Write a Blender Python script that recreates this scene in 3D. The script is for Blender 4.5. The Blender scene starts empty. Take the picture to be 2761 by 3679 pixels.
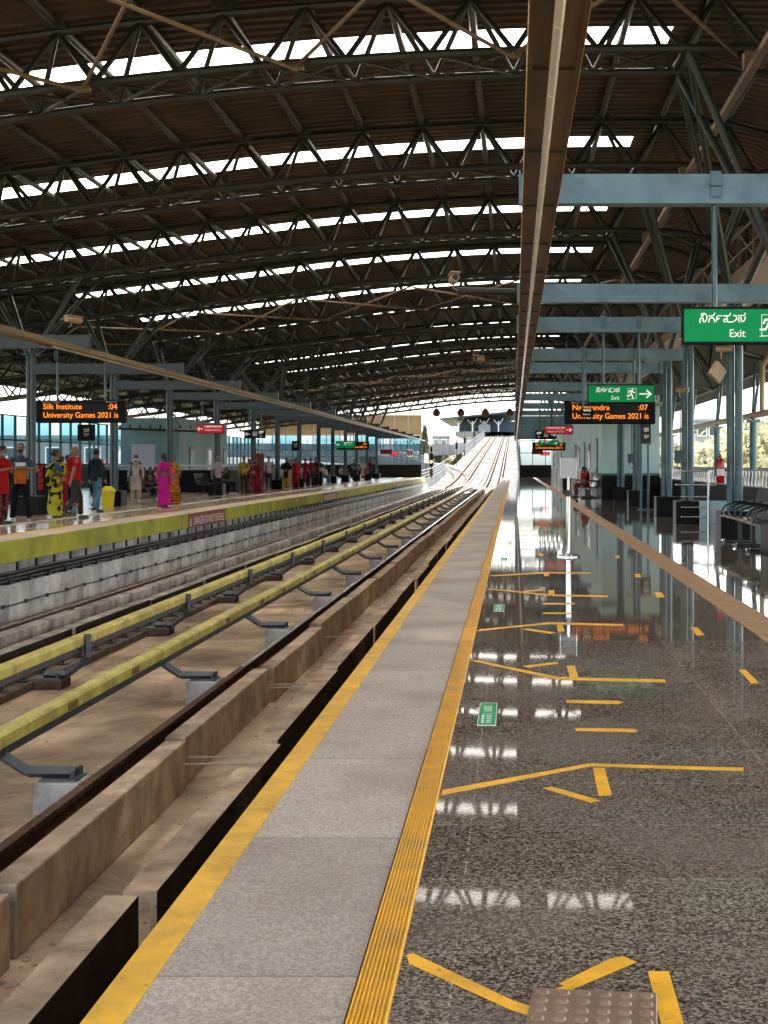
import bpy, bmesh, math, random
from mathutils import Vector, Matrix
R = math.radians
PI = math.pi
random.seed(11)
scene = bpy.context.scene
COL = scene.collection

# ------------------------------------------------------------------ camera
cam_d = bpy.data.cameras.new('camera'); cam = bpy.data.objects.new('camera', cam_d); COL.objects.link(cam)
cam.location = (0, 0, 1.26); cam.rotation_euler = (R(90), 0, 0)
cam_d.sensor_fit = 'HORIZONTAL'; cam_d.sensor_width = 36; cam_d.lens = 61.7
cam_d.shift_x = -0.1690; cam_d.shift_y = -0.0621
cam_d.clip_start = 0.05; cam_d.clip_end = 3000
scene.camera = cam

# ------------------------------------------------------------------ sky, sun, exposure
SUN_EL, SUN_AZ = R(56), R(28)         # azimuth from +Y towards +X
world = bpy.data.worlds.new('World'); scene.world = world; world.use_nodes = True
nt = world.node_tree; nt.nodes.clear()
wo = nt.nodes.new('ShaderNodeOutputWorld'); bg = nt.nodes.new('ShaderNodeBackground'); sk = nt.nodes.new('ShaderNodeTexSky')
sk.sky_type = 'NISHITA'; sk.sun_disc = False; sk.sun_elevation = SUN_EL; sk.sun_rotation = SUN_AZ
sk.air_density = 1.0; sk.dust_density = 4.0; sk.ozone_density = 1.0
hs = nt.nodes.new('ShaderNodeHueSaturation'); hs.inputs['Saturation'].default_value = .45; nt.links.new(sk.outputs[0], hs.inputs['Color']); nt.links.new(hs.outputs[0], bg.inputs[0]); bg.inputs[1].default_value = 0.15; nt.links.new(bg.outputs[0], wo.inputs[0])
sd = bpy.data.lights.new('sun', 'SUN'); sun = bpy.data.objects.new('sun', sd); COL.objects.link(sun)
sd.energy = 3.2; sd.angle = R(0.5); sd.color = (1, .91, .78)
sun.rotation_euler = Vector((-math.sin(SUN_AZ) * math.cos(SUN_EL), -math.cos(SUN_AZ) * math.cos(SUN_EL), -math.sin(SUN_EL))).to_track_quat('-Z', 'Y').to_euler()
scene.view_settings.view_transform = 'Standard'; scene.view_settings.look = 'None'
scene.view_settings.exposure = 3.05; scene.view_settings.gamma = 1
scene.cycles.use_denoising = True
scene.cycles.max_bounces = 8; scene.cycles.diffuse_bounces = 4; scene.cycles.glossy_bounces = 4
scene.cycles.transparent_max_bounces = 12; scene.cycles.transmission_bounces = 4
scene.cycles.sample_clamp_indirect = 6
scene.cycles.caustics_reflective = False; scene.cycles.caustics_refractive = False

# ------------------------------------------------------------------ materials
def hexc(c): return (c[0], c[1], c[2], 1)
def mat(name, c, rough=.6, metal=0, c2=None, scale=4, detail=5, lo=.35, hi=.65, bump=0, bscale=None, spec=.5, coat=0, emit=None, es=1, stretch=None, grime=0, gscale=.7, pits=0):
    m = bpy.data.materials.new(name); m.use_nodes = True
    t = m.node_tree; b = t.nodes['Principled BSDF']
    b.inputs['Base Color'].default_value = hexc(c); b.inputs['Roughness'].default_value = rough; b.inputs['Metallic'].default_value = metal
    b.inputs['Specular IOR Level'].default_value = spec; b.inputs['Coat Weight'].default_value = coat
    if c2 or bump or grime:
        tc = t.nodes.new('ShaderNodeTexCoord'); src = tc.outputs['Object']
        if stretch:
            mp = t.nodes.new('ShaderNodeMapping'); mp.inputs['Scale'].default_value = stretch
            t.links.new(src, mp.inputs[0]); src = mp.outputs[0]
    if c2:
        n = t.nodes.new('ShaderNodeTexNoise'); n.inputs['Scale'].default_value = scale; n.inputs['Detail'].default_value = detail
        t.links.new(src, n.inputs['Vector'])
        r = t.nodes.new('ShaderNodeValToRGB'); r.color_ramp.elements[0].position = lo; r.color_ramp.elements[1].position = hi
        r.color_ramp.elements[0].color = hexc(c); r.color_ramp.elements[1].color = hexc(c2)
        t.links.new(n.outputs['Fac'], r.inputs[0]); t.links.new(r.outputs[0], b.inputs['Base Color'])
        if grime:
            g1 = t.nodes.new('ShaderNodeTexNoise'); g1.inputs['Scale'].default_value = gscale; g1.inputs['Detail'].default_value = 12; g1.inputs['Roughness'].default_value = .68; g1.inputs['Distortion'].default_value = .6
            t.links.new(src, g1.inputs['Vector']); mr = t.nodes.new('ShaderNodeMapRange'); mr.inputs[1].default_value = .36; mr.inputs[2].default_value = .58; mr.inputs[3].default_value = 1 - grime; mr.inputs[4].default_value = 1.08
            t.links.new(g1.outputs['Fac'], mr.inputs[0]); fac = mr.outputs[0]
            if pits:
                v1 = t.nodes.new('ShaderNodeTexVoronoi'); v1.inputs['Scale'].default_value = pits; t.links.new(src, v1.inputs['Vector'])
                m2 = t.nodes.new('ShaderNodeMapRange'); m2.inputs[1].default_value = .04; m2.inputs[2].default_value = .11; m2.inputs[3].default_value = .5; m2.inputs[4].default_value = 1
                t.links.new(v1.outputs['Distance'], m2.inputs[0]); mm = t.nodes.new('ShaderNodeMath'); mm.operation = 'MULTIPLY'; t.links.new(fac, mm.inputs[0]); t.links.new(m2.outputs[0], mm.inputs[1]); fac = mm.outputs[0]
            mx = t.nodes.new('ShaderNodeVectorMath'); mx.operation = 'SCALE'; t.links.new(r.outputs[0], mx.inputs[0]); t.links.new(fac, mx.inputs['Scale']); t.links.new(mx.outputs[0], b.inputs['Base Color'])
    if bump:
        n2 = t.nodes.new('ShaderNodeTexNoise'); n2.inputs['Scale'].default_value = bscale or scale * 3; n2.inputs['Detail'].default_value = 6
        t.links.new(src, n2.inputs['Vector'])
        bp = t.nodes.new('ShaderNodeBump'); bp.inputs['Strength'].default_value = bump; bp.inputs['Distance'].default_value = .02
        t.links.new(n2.outputs['Fac'], bp.inputs['Height']); t.links.new(bp.outputs[0], b.inputs['Normal'])
    if emit:
        b.inputs['Emission Color'].default_value = hexc(emit); b.inputs['Emission Strength'].default_value = es
    return m

def mixnode(t, fac, a, b):
    n = t.nodes.new('ShaderNodeMix'); n.data_type = 'RGBA'
    for k, v in ((0, fac), (6, a), (7, b)):
        if isinstance(v, (tuple, list)): n.inputs[k].default_value = hexc(v)
        elif isinstance(v, (int, float)): n.inputs[k].default_value = v
        else: t.links.new(v, n.inputs[k])
    return n.outputs[2]

def granite(name, dark, mid, light, rough, tile, joint=.5, jx=0, jy=0, bumpy=.0, wear=None, spec=.5):
    """polished speckled stone laid in tiles"""
    m = bpy.data.materials.new(name); m.use_nodes = True; t = m.node_tree; b = t.nodes['Principled BSDF']
    tc = t.nodes.new('ShaderNodeTexCoord'); co = tc.outputs['Object']
    v = t.nodes.new('ShaderNodeTexVoronoi'); v.inputs['Scale'].default_value = 135; t.links.new(co, v.inputs['Vector'])
    n = t.nodes.new('ShaderNodeTexNoise'); n.inputs['Scale'].default_value = 110; n.inputs['Detail'].default_value = 3; t.links.new(co, n.inputs['Vector'])
    sep = t.nodes.new('ShaderNodeSeparateColor'); t.links.new(v.outputs['Color'], sep.inputs[0])
    add = t.nodes.new('ShaderNodeMath'); add.operation = 'MULTIPLY_ADD'; t.links.new(sep.outputs[0], add.inputs[0]); add.inputs[1].default_value = .75
    sc = t.nodes.new('ShaderNodeMath'); sc.operation = 'MULTIPLY'; t.links.new(n.outputs['Fac'], sc.inputs[0]); sc.inputs[1].default_value = .4
    t.links.new(sc.outputs[0], add.inputs[2])
    r = t.nodes.new('ShaderNodeValToRGB'); e = r.color_ramp.elements
    e[0].position = .28; e[0].color = hexc(dark); e[1].position = .62; e[1].color = hexc(mid)
    x = e.new(.9); x.color = hexc(light)
    t.links.new(add.outputs[0], r.inputs[0])
    col = r.outputs[0]; b.inputs['Specular IOR Level'].default_value = spec
    if tile:
        br = t.nodes.new('ShaderNodeTexBrick'); br.offset = 0; br.squash = 1
        mp = t.nodes.new('ShaderNodeMapping'); mp.inputs['Location'].default_value = (jx, jy, 0); t.links.new(co, mp.inputs[0]); t.links.new(mp.outputs[0], br.inputs['Vector'])
        br.inputs['Scale'].default_value = 1; br.inputs['Brick Width'].default_value = tile[0]; br.inputs['Row Height'].default_value = tile[1]
        br.inputs['Mortar Size'].default_value = .003; br.inputs['Mortar Smooth'].default_value = 0
        br.inputs['Color1'].default_value = (.82, .82, .82, 1); br.inputs['Color2'].default_value = (1.1, 1.1, 1.1, 1); br.inputs['Mortar'].default_value = (joint, joint, joint, 1)
        mul = t.nodes.new('ShaderNodeMix'); mul.data_type = 'RGBA'; mul.blend_type = 'MULTIPLY'; mul.inputs[0].default_value = 1
        t.links.new(col, mul.inputs[6]); t.links.new(br.outputs['Color'], mul.inputs[7]); col = mul.outputs[2]
    n3 = t.nodes.new('ShaderNodeTexNoise'); n3.inputs['Scale'].default_value = 1.3; n3.inputs['Detail'].default_value = 6; t.links.new(co, n3.inputs['Vector'])
    if wear:
        rr = t.nodes.new('ShaderNodeMapRange'); rr.inputs[1].default_value = .45; rr.inputs[2].default_value = .75; rr.inputs[3].default_value = 0; rr.inputs[4].default_value = .6
        t.links.new(n3.outputs['Fac'], rr.inputs[0]); col = mixnode(t, rr.outputs[0], col, wear)
    t.links.new(col, b.inputs['Base Color'])
    rm = t.nodes.new('ShaderNodeMapRange'); rm.inputs[1].default_value = .3; rm.inputs[2].default_value = .7
    rm.inputs[3].default_value = rough * .7; rm.inputs[4].default_value = rough * 1.4
    t.links.new(n3.outputs['Fac'], rm.inputs[0]); t.links.new(rm.outputs[0], b.inputs['Roughness'])
    if bumpy:
        n4 = t.nodes.new('ShaderNodeTexNoise'); n4.inputs['Scale'].default_value = 7; n4.inputs['Detail'].default_value = 1; t.links.new(co, n4.inputs['Vector'])
        bp = t.nodes.new('ShaderNodeBump'); bp.inputs['Strength'].default_value = bumpy; bp.inputs['Distance'].default_value = .01
        t.links.new(n4.outputs['Fac'], bp.inputs['Height']); t.links.new(bp.outputs[0], b.inputs['Normal'])
    return m

M = {}
M['granite'] = granite('granite', (.055, .043, .031), (.165, .130, .096), (.29, .23, .175), .036, (1.2, .6), .6, .15, .2, .010, None, .32)
M['granite_worn'] = granite('granite_worn', (.042, .032, .022), (.160, .125, .092), (.33, .265, .20), .03, (1.2, .6), 1.5, .15, .2, .002, (.22, .18, .14), .025)
M['granite_pale'] = granite('granite_pale', (.26, .20, .14), (.42, .33, .235), (.54, .43, .32), .17, (1.2, .6), .6, .15, .2, .006, None, .2)
M['edge_pale'] = mat('edge_pale', (.62, .50, .38), .6, c2=(.52, .41, .30), scale=3)
M['edge_stone'] = granite('edge_stone', (.315, .25, .195), (.43, .35, .285), (.53, .445, .37), .55, (5, 1.2), .3, 2, .36, 0, (.25, .19, .14))
M['black_granite'] = mat('black_granite', (.004, .004, .004), .35, c2=(.008, .0075, .007), scale=60, spec=.10)
M['tactile'] = mat('tactile', (.82, .43, .008), .5, c2=(.60, .33, .03), scale=7, lo=.42, hi=.72, detail=7)
M['yellow_paint'] = mat('yellow_paint', (.84, .45, .008), .5, c2=(.66, .34, .010), scale=6, detail=9, grime=.3, gscale=3, pits=14)
M['brown_tile'] = mat('brown_tile', (.44, .25, .11), .55, c2=(.33, .185, .085), scale=5)
M['domed_tile'] = mat('domed_tile', (.27, .155, .09), .42, c2=(.20, .115, .068), scale=10)
M['tape'] = mat('tape', (.90, .44, .003), .45, c2=(.50, .22, .003), scale=45, lo=.60, hi=.74, grime=.25, gscale=6)
M['concrete'] = mat('concrete', (.50, .365, .245), .85, c2=(.24, .16, .095), scale=3.4, detail=14, lo=.40, hi=.80, bump=.4, bscale=22, grime=.5, gscale=1.6, pits=11)
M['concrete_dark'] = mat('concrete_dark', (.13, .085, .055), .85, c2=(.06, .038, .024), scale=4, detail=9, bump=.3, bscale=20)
M['concrete_pale'] = mat('concrete_pale', (.56, .54, .51), .85, c2=(.38, .36, .33), scale=2.2, detail=9, bump=.2, bscale=18, grime=.55, gscale=.9, pits=7)
M['slab'] = mat('slab', (.62, .45, .30), .9, c2=(.34, .23, .14), scale=1.7, detail=14, lo=.36, hi=.80, bump=.8, bscale=14, grime=.62, gscale=.55, pits=9)
M['concrete_grey'] = mat('concrete_grey', (.46, .40, .335), .85, c2=(.24, .2, .16), scale=3.2, detail=9, bump=.25, bscale=22, grime=.5, gscale=1.4, pits=10)
M['rod'] = mat('rod_steel', (.38, .30, .23), .6)
M['debris'] = mat('debris', (.5, .42, .32), .9, c2=(.2, .15, .1), scale=30)
M['rust'] = mat('rust', (.060, .026, .013), .75, c2=(.115, .045, .018), scale=9, spec=.3)
M['rail_top'] = mat('rail_top', (.30, .30, .31), .22, 1.0)
M['rail_dark'] = mat('rail_dark', (.02, .012, .01), .7)
M['third_cover'] = mat('third_cover', (.60, .50, .11), .45, c2=(.40, .31, .06), scale=2.2, lo=.45, hi=.8, detail=7, grime=.4, gscale=1.8)
M['third_stain'] = mat('third_stain', (.20, .09, .015), .6)
M['steel'] = mat('steel_bracket', (.085, .10, .12), .5, .3, c2=(.12, .13, .14), scale=8)
M['dark_steel'] = mat('dark_steel', (.030, .029, .028), .55)
M['truss'] = mat('truss_paint', (.038, .036, .030), .42, .1, c2=(.026, .025, .020), scale=2.5)
M['strut'] = mat('strut_paint', (.040, .048, .048), .42, .1, c2=(.030, .036, .036), scale=2.5)
M['purlin'] = mat('purlin_paint', (.062, .054, .042), .45, .1, c2=(.046, .039, .030), scale=2)
M['sheet'] = mat('sheet_paint', (.074, .042, .015), .5, c2=(.048, .026, .009), scale=.6, detail=4, grime=.45, gscale=.45)
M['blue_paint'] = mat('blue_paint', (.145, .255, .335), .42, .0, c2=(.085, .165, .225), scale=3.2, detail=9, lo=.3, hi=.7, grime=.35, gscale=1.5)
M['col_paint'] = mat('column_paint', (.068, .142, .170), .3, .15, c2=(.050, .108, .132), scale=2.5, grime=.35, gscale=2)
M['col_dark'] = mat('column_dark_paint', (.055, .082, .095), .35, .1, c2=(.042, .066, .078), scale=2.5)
M['walk'] = mat('walkway_paint', (.20, .13, .07), .55, c2=(.15, .09, .05), scale=5)
M['tray'] = mat('tray_metal', (.15, .070, .009), .55, 0, c2=(.075, .034, .004), scale=5, detail=8, stretch=(1, .25, 1))
M['tray_edge'] = mat('tray_edge', (.62, .38, .10), .5, 0)
M['tube'] = mat('tube_glass', (.90, .82, .77), .15)
M['tray_left'] = mat('tray_left', (.24, .17, .095), .5, .1, c2=(.19, .13, .07), scale=4)
M['green_face'] = mat('green_face', (.37, .365, .014), .7, c2=(.26, .26, .016), scale=1.4, detail=9, grime=.35, gscale=.8)
M['red_board'] = mat('red_board', (.16, .012, .010), .5)
M['letter'] = mat('letter_white', (.75, .68, .68), .6)
M['cable'] = mat('cable', (.012, .011, .010), .5)
M['sign_green'] = mat('sign_green', (.0, .23, .065), .5, spec=.15, emit=(.0, .20, .06), es=.05)
M['sign_red'] = mat('sign_red', (.42, .008, .014), .4, emit=(.4, .006, .012), es=.06)
M['sign_black'] = mat('sign_black', (.005, .005, .006), .5, spec=.15)
M['sign_white'] = mat('sign_white', (.8, .8, .76), .5, emit=(.8, .8, .75), es=.06)
M['led'] = mat('led_amber', (.3, .08, .0), .5, emit=(1, .23, .010), es=.22)
M['led_red'] = mat('led_red', (.3, .01, .02), .5, emit=(1, .02, .05), es=.25)
M['led_back'] = mat('led_back', (.008, .007, .008), .4, c2=(.014, .012, .013), scale=20, spec=.2)
M['chrome'] = mat('chrome', (.72, .72, .72), .12, 1)
M['stainless'] = mat('stainless', (.55, .53, .52), .25, 1)
M['placard'] = mat('placard', (.50, .49, .52), .5)
M['cyan_wall'] = mat('cyan_wall', (.46, .64, .67), .7, c2=(.40, .57, .60), scale=.8, detail=7)
M['teal_wall'] = mat('teal_wall', (.30, .44, .45), .7, c2=(.25, .38, .39), scale=.8, detail=7)
M['green_strip'] = mat('green_strip', (.03, .16, .03), .5)
M['window_frame'] = mat('window_frame', (.05, .07, .08), .45)
M['louvre'] = mat('louvre', (.33, .24, .12), .55, c2=(.27, .19, .09), scale=.7)
M['white'] = mat('white_paint', (.72, .72, .70), .5)
M['cream'] = mat('cream_plastic', (.42, .30, .2), .5)
M['black'] = mat('black_plastic', (.01, .01, .01), .4)
M['ext_red'] = mat('extinguisher_red', (.35, .008, .012), .22)
M['bin_yellow'] = mat('bin_yellow', (.72, .58, .01), .4)
M['seat_black'] = mat('seat_black', (.012, .012, .012), .3)
M['edge_highlight'] = mat('seat_edge_highlight', (.42, .24, .13), .35)  # light caught by the curved seat front, painted as a warm colour
M['deck'] = mat('deck_concrete', (.120, .122, .125), .95, c2=(.07, .07, .07), scale=.6, detail=8, spec=0, grime=.5, gscale=.4)
M['beam_gap_shade'] = mat('beam_gap_shade', (.035, .024, .017), .9, c2=(.06, .042, .03), scale=5, spec=.1)  # shade of the track gap, put into the colour of the guard beam sides
M['rail_bed'] = mat('rail_bed', (.03, .02, .014), .95, spec=0)
M['pier'] = mat('pier_concrete', (.11, .112, .115), .95, c2=(.08, .082, .085), scale=.5, spec=0)
M['parapet'] = mat('parapet_concrete', (.115, .12, .125), .95, c2=(.08, .084, .09), scale=.5, detail=8, spec=0)
M['rail_white'] = mat('railing_white', (.16, .17, .18), .8, spec=.1)
M['ground'] = mat('ground', (.16, .14, .09), .95, c2=(.10, .12, .05), scale=.05, detail=8)
def leafmat(name, c, c2):
    m = mat(name, c, .7, c2=c2, scale=1.5); t = m.node_tree; b = t.nodes['Principled BSDF']; o = t.nodes['Material Output']
    g = t.nodes.new('ShaderNodeBsdfTranslucent'); g.inputs[0].default_value = hexc(c2); mx = t.nodes.new('ShaderNodeMixShader'); mx.inputs[0].default_value = .4
    t.links.new(b.outputs[0], mx.inputs[1]); t.links.new(g.outputs[0], mx.inputs[2]); t.links.new(mx.outputs[0], o.inputs[0]); return m
M['leaf'] = leafmat('leaf', (.17, .165, .085), (.21, .20, .11))
M['leaf_dark'] = leafmat('leaf_dark', (.12, .13, .075), (.16, .165, .095))
M['palm'] = leafmat('palm_leaf', (.16, .15, .07), (.19, .17, .08))
M['bark'] = mat('bark', (.16, .12, .085), .9, c2=(.1, .075, .05), scale=6)
M['pink_bldg'] = mat('pink_wall', (.33, .15, .12), .8, c2=(.28, .12, .1), scale=.5)
M['white_bldg'] = mat('white_wall', (.24, .25, .25), .8, c2=(.18, .19, .19), scale=.3)
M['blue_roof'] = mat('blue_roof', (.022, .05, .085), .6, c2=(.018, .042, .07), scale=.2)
M['glass_dark'] = mat('dark_glass', (.05, .07, .08), .1)
M['mirror'] = mat('mirror', (.6, .55, .5), .06, 1)

def glassmat(name, tint, gl, trans=1.0):
    m = bpy.data.materials.new(name); m.use_nodes = True; t = m.node_tree; t.nodes.clear()
    o = t.nodes.new('ShaderNodeOutputMaterial'); tr = t.nodes.new('ShaderNodeBsdfTransparent'); g = t.nodes.new('ShaderNodeBsdfGlossy')
    mx = t.nodes.new('ShaderNodeMixShader'); tr.inputs[0].default_value = hexc(tint); g.inputs[1].default_value = .03; mx.inputs[0].default_value = gl
    t.links.new(tr.outputs[0], mx.inputs[1]); t.links.new(g.outputs[0], mx.inputs[2]); t.links.new(mx.outputs[0], o.inputs[0])
    return m
M['glass'] = glassmat('window_glass', (.70, .80, .84), .07)
M['blue_glass'] = glassmat('blue_window_glass', (.46, .70, .78), .08)
def skylightmat():
    m = bpy.data.materials.new('skylight_sheet'); m.use_nodes = True; t = m.node_tree; t.nodes.clear()
    o = t.nodes.new('ShaderNodeOutputMaterial'); tr = t.nodes.new('ShaderNodeBsdfTransparent'); g = t.nodes.new('ShaderNodeBsdfTranslucent')
    n = t.nodes.new('ShaderNodeTexNoise'); n.inputs['Scale'].default_value = 1.5; tc = t.nodes.new('ShaderNodeTexCoord'); t.links.new(tc.outputs['Object'], n.inputs['Vector'])
    r = t.nodes.new('ShaderNodeValToRGB'); r.color_ramp.elements[0].color = (.62, .6, .54, 1); r.color_ramp.elements[1].color = (.8, .78, .74, 1)
    t.links.new(n.outputs['Fac'], r.inputs[0]); t.links.new(r.outputs[0], g.inputs[0])
    mx = t.nodes.new('ShaderNodeMixShader'); tr.inputs[0].default_value = (.85, .85, .85, 1); mx.inputs[0].default_value = .955
    t.links.new(tr.outputs[0], mx.inputs[1]); t.links.new(g.outputs[0], mx.inputs[2]); t.links.new(mx.outputs[0], o.inputs[0])
    return m
M['skylight'] = skylightmat()

# ------------------------------------------------------------------ mesh helpers
class MB:
    def __init__(s): s.v = []; s.f = []
    def add(s, vs, fs):
        n = len(s.v); s.v += [tuple(p) for p in vs]; s.f += [tuple(i + n for i in f) for f in fs]; return s
    def box(s, x0, x1, y0, y1, z0, z1):
        return s.add([(x0, y0, z0), (x1, y0, z0), (x1, y1, z0), (x0, y1, z0), (x0, y0, z1), (x1, y0, z1), (x1, y1, z1), (x0, y1, z1)],
                     [(0, 3, 2, 1), (4, 5, 6, 7), (0, 1, 5, 4), (1, 2, 6, 5), (2, 3, 7, 6), (3, 0, 4, 7)])
    def bbox(s, x0, x1, y0, y1, z0, z1, b=.006):
        """box with small chamfers"""
        bm = bmesh.new(); bmesh.ops.create_cube(bm, size=1)
        for v in bm.verts: v.co = (x0 + (v.co.x + .5) * (x1 - x0), y0 + (v.co.y + .5) * (y1 - y0), z0 + (v.co.z + .5) * (z1 - z0))
        bmesh.ops.bevel(bm, geom=bm.edges[:], offset=b, segments=1, affect='EDGES')
        bm.verts.index_update(); s.add([v.co[:] for v in bm.verts], [[v.index for v in f.verts] for f in bm.faces]); bm.free(); return s
    def poly(s, pts, d):
        """flat polygon extruded by vector d"""
        n = len(pts); d = Vector(d); P = [Vector(p) for p in pts]
        s.add(P + [p + d for p in P], [tuple(range(n))[::-1], tuple(range(n, 2 * n))] + [(i, (i + 1) % n, n + (i + 1) % n, n + i) for i in range(n)])
        return s
    def tube(s, pts, r, n=8, cap=True, squash=None):
        pts = [Vector(p) for p in pts]; rs = r if isinstance(r, (list, tuple)) else [r] * len(pts)
        rings = []; up = None
        for i, p in enumerate(pts):
            a = pts[max(0, i - 1)]; b = pts[min(len(pts) - 1, i + 1)]; t = (b - a).normalized()
            if up is None:
                up = Vector((0, 0, 1)) if abs(t.z) < .9 else Vector((1, 0, 0))
            u = t.cross(up).normalized(); w = u.cross(t).normalized(); up = w
            ri = rs[i]; ra, rb = ri if isinstance(ri, (list, tuple)) else (ri, ri)
            rings.append([p + u * ra * math.cos(2 * PI * k / n) + w * rb * math.sin(2 * PI * k / n) for k in range(n)])
        vs = [q for ring in rings for q in ring]; fs = []
        for i in range(len(pts) - 1):
            for k in range(n):
                fs.append((i * n + k, i * n + (k + 1) % n, (i + 1) * n + (k + 1) % n, (i + 1) * n + k))
        if cap: fs.append(tuple(range(n))[::-1]); fs.append(tuple((len(pts) - 1) * n + k for k in range(n)))
        return s.add(vs, fs)
    def ell(s, c, r, n=12, m=8, rot=None):
        vs = []; fs = []
        for i in range(m + 1):
            th = PI * i / m
            for k in range(n):
                p = Vector((r[0] * math.sin(th) * math.cos(2 * PI * k / n), r[1] * math.sin(th) * math.sin(2 * PI * k / n), r[2] * math.cos(th)))
                if rot: p = rot @ p
                vs.append(Vector(c) + p)
        for i in range(m):
            for k in range(n): fs.append((i * n + k, (i + 1) * n + k, (i + 1) * n + (k + 1) % n, i * n + (k + 1) % n))
        return s.add(vs, fs)
    def lathe(s, prof, c=(0, 0, 0), n=20):
        vs = []; fs = []
        for (r, z) in prof:
            for k in range(n): vs.append((c[0] + r * math.cos(2 * PI * k / n), c[1] + r * math.sin(2 * PI * k / n), c[2] + z))
        for i in range(len(prof) - 1):
            for k in range(n): fs.append((i * n + k, i * n + (k + 1) % n, (i + 1) * n + (k + 1) % n, (i + 1) * n + k))
        fs.append(tuple(range(n))[::-1]); fs.append(tuple((len(prof) - 1) * n + k for k in range(n)))
        return s.add(vs, fs)
    def sweep(s, prof, ys, off=None):
        """closed profile (x,z) swept along y"""
        n = len(prof); vs = []; fs = []
        for y in ys:
            ox, oz = off(y) if off else (0, 0)
            for (x, z) in prof: vs.append((x + ox, y, z + oz))
        for i in range(len(ys) - 1):
            for k in range(n): fs.append((i * n + k, i * n + (k + 1) % n, (i + 1) * n + (k + 1) % n, (i + 1) * n + k))
        fs.append(tuple(range(n))[::-1]); fs.append(tuple((len(ys) - 1) * n + k for k in range(n)))
        return s.add(vs, fs)
    def mesh(s, name, m, smooth=False):
        me = bpy.data.meshes.new(name); me.from_pydata(s.v, [], s.f)
        for mm in (m if isinstance(m, (list, tuple)) else [m]): me.materials.append(mm)
        bm = bmesh.new(); bm.from_mesh(me); bmesh.ops.recalc_face_normals(bm, faces=bm.faces[:]); bm.to_mesh(me); bm.free()
        if smooth:
            for p in me.polygons: p.use_smooth = True
            me.set_sharp_from_angle(angle=R(40))
        return me
    def build(s, name, m, parent=None, smooth=False, loc=None, rz=0):
        return obj(name, s.mesh(name, m, smooth), parent, loc, rz)
def obj(name, me, parent=None, loc=None, rz=0):
    o = bpy.data.objects.new(name, me); COL.objects.link(o)
    if parent: o.parent = parent
    if loc: o.location = loc
    if rz: o.rotation_euler = (0, 0, rz)
    return o
def tag(o, label, cat, group=None, kind=None):
    if label: o['label'] = label
    if cat: o['category'] = cat
    if group: o['group'] = group
    if kind or label: o['kind'] = kind or 'thing'
    return o
def thing(name, label, cat, loc=(0, 0, 0), rz=0, group=None):
    o = bpy.data.objects.new(name, None); COL.objects.link(o); o.location = loc; o.rotation_euler = (0, 0, rz); o.empty_display_size = .2
    return tag(o, label, cat, group)
def struct(o): o['kind'] = 'structure'; return o
def dup(root, loc=None, label=None, rz=None, group=None):
    r = root.copy(); COL.objects.link(r)
    if loc: r.location = loc
    if rz is not None: r.rotation_euler = (0, 0, rz)
    if label: r['label'] = label
    if group: r['group'] = group
    for ch in list(root.children):
        c = ch.copy(); COL.objects.link(c); c.parent = r
        for g in ch.children:
            d = g.copy(); COL.objects.link(d); d.parent = c
    return r
def text_mb(body, size, wx=1.0, align='LEFT', ex=.002):
    c = bpy.data.curves.new('lettering', 'FONT'); c.body = body; c.size = size; c.align_x = align; c.extrude = ex; c.resolution_u = 3
    o = bpy.data.objects.new('lettering', c); COL.objects.link(o)
    me = bpy.data.meshes.new_from_object(o.evaluated_get(bpy.context.evaluated_depsgraph_get()))
    vs = [(v.co.x * wx, v.co.y, v.co.z) for v in me.vertices]; fs = [tuple(p.vertices) for p in me.polygons]
    COL.objects.unlink(o); bpy.data.objects.remove(o); bpy.data.curves.remove(c); bpy.data.meshes.remove(me)
    b = MB(); b.v = vs; b.f = fs
    return b
def stand_up(b, x, y, z):
    """flat lettering (x,y) -> upright facing -Y at (x,y,z)"""
    b.v = [(p[0] + x, y - p[2], p[1] + z) for p in b.v]; return b
def strokes(lines, w, y, f, t=.003):
    """flat ribbon strokes in the XZ plane; f maps drawing units to metres"""
    b = MB()
    for ln in lines:
        P = [Vector((f(*p)[0], f(*p)[1])) for p in ln]
        for a, c in zip(P, P[1:]):
            d = c - a
            if d.length < 1e-6: continue
            d.normalize(); n = Vector((-d.y, d.x)) * w / 2; e = d * w * .3
            q = [a - e + n, a - e - n, c + e - n, c + e + n]
            b.poly([(k.x, y, k.y) for k in q], (0, -t, 0))
    return b
ORD = ['first', 'second', 'third', 'fourth', 'fifth', 'sixth', 'seventh', 'eighth', 'ninth', 'tenth', 'eleventh', 'twelfth', 'thirteenth', 'fourteenth', 'fifteenth', 'sixteenth', 'seventeenth', 'eighteenth', 'nineteenth', 'twentieth', 'twenty-first', 'twenty-second', 'twenty-third', 'twenty-fourth']
def frange(a, b, s):
    out = []; x = a
    while x < b - 1e-6: out.append(x); x += s
    out.append(b); return out
# ------------------------------------------------------------------ track profile along Y
Y0, Y1 = -12.0, 124.0
def climb(y):
    if y < 127: return 0.0
    s = y - 127
    return .042 * s * s / 90 if s < 45 else .042 * (s - 22.5)
YS = [Y0, 60, 120, 127] + [127 + 5 * i for i in range(1, 10)] + [200, 260, 320, 400, 470]
off = lambda y: (0, climb(y))

# ground far below the viaduct station
g = MB(); g.add([(-1500, -300, -9.5), (1500, -300, -9.5), (1500, 2500, -9.5), (-1500, 2500, -9.5)], [(0, 1, 2, 3)]); struct(g.build('ground', M['ground']))

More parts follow.
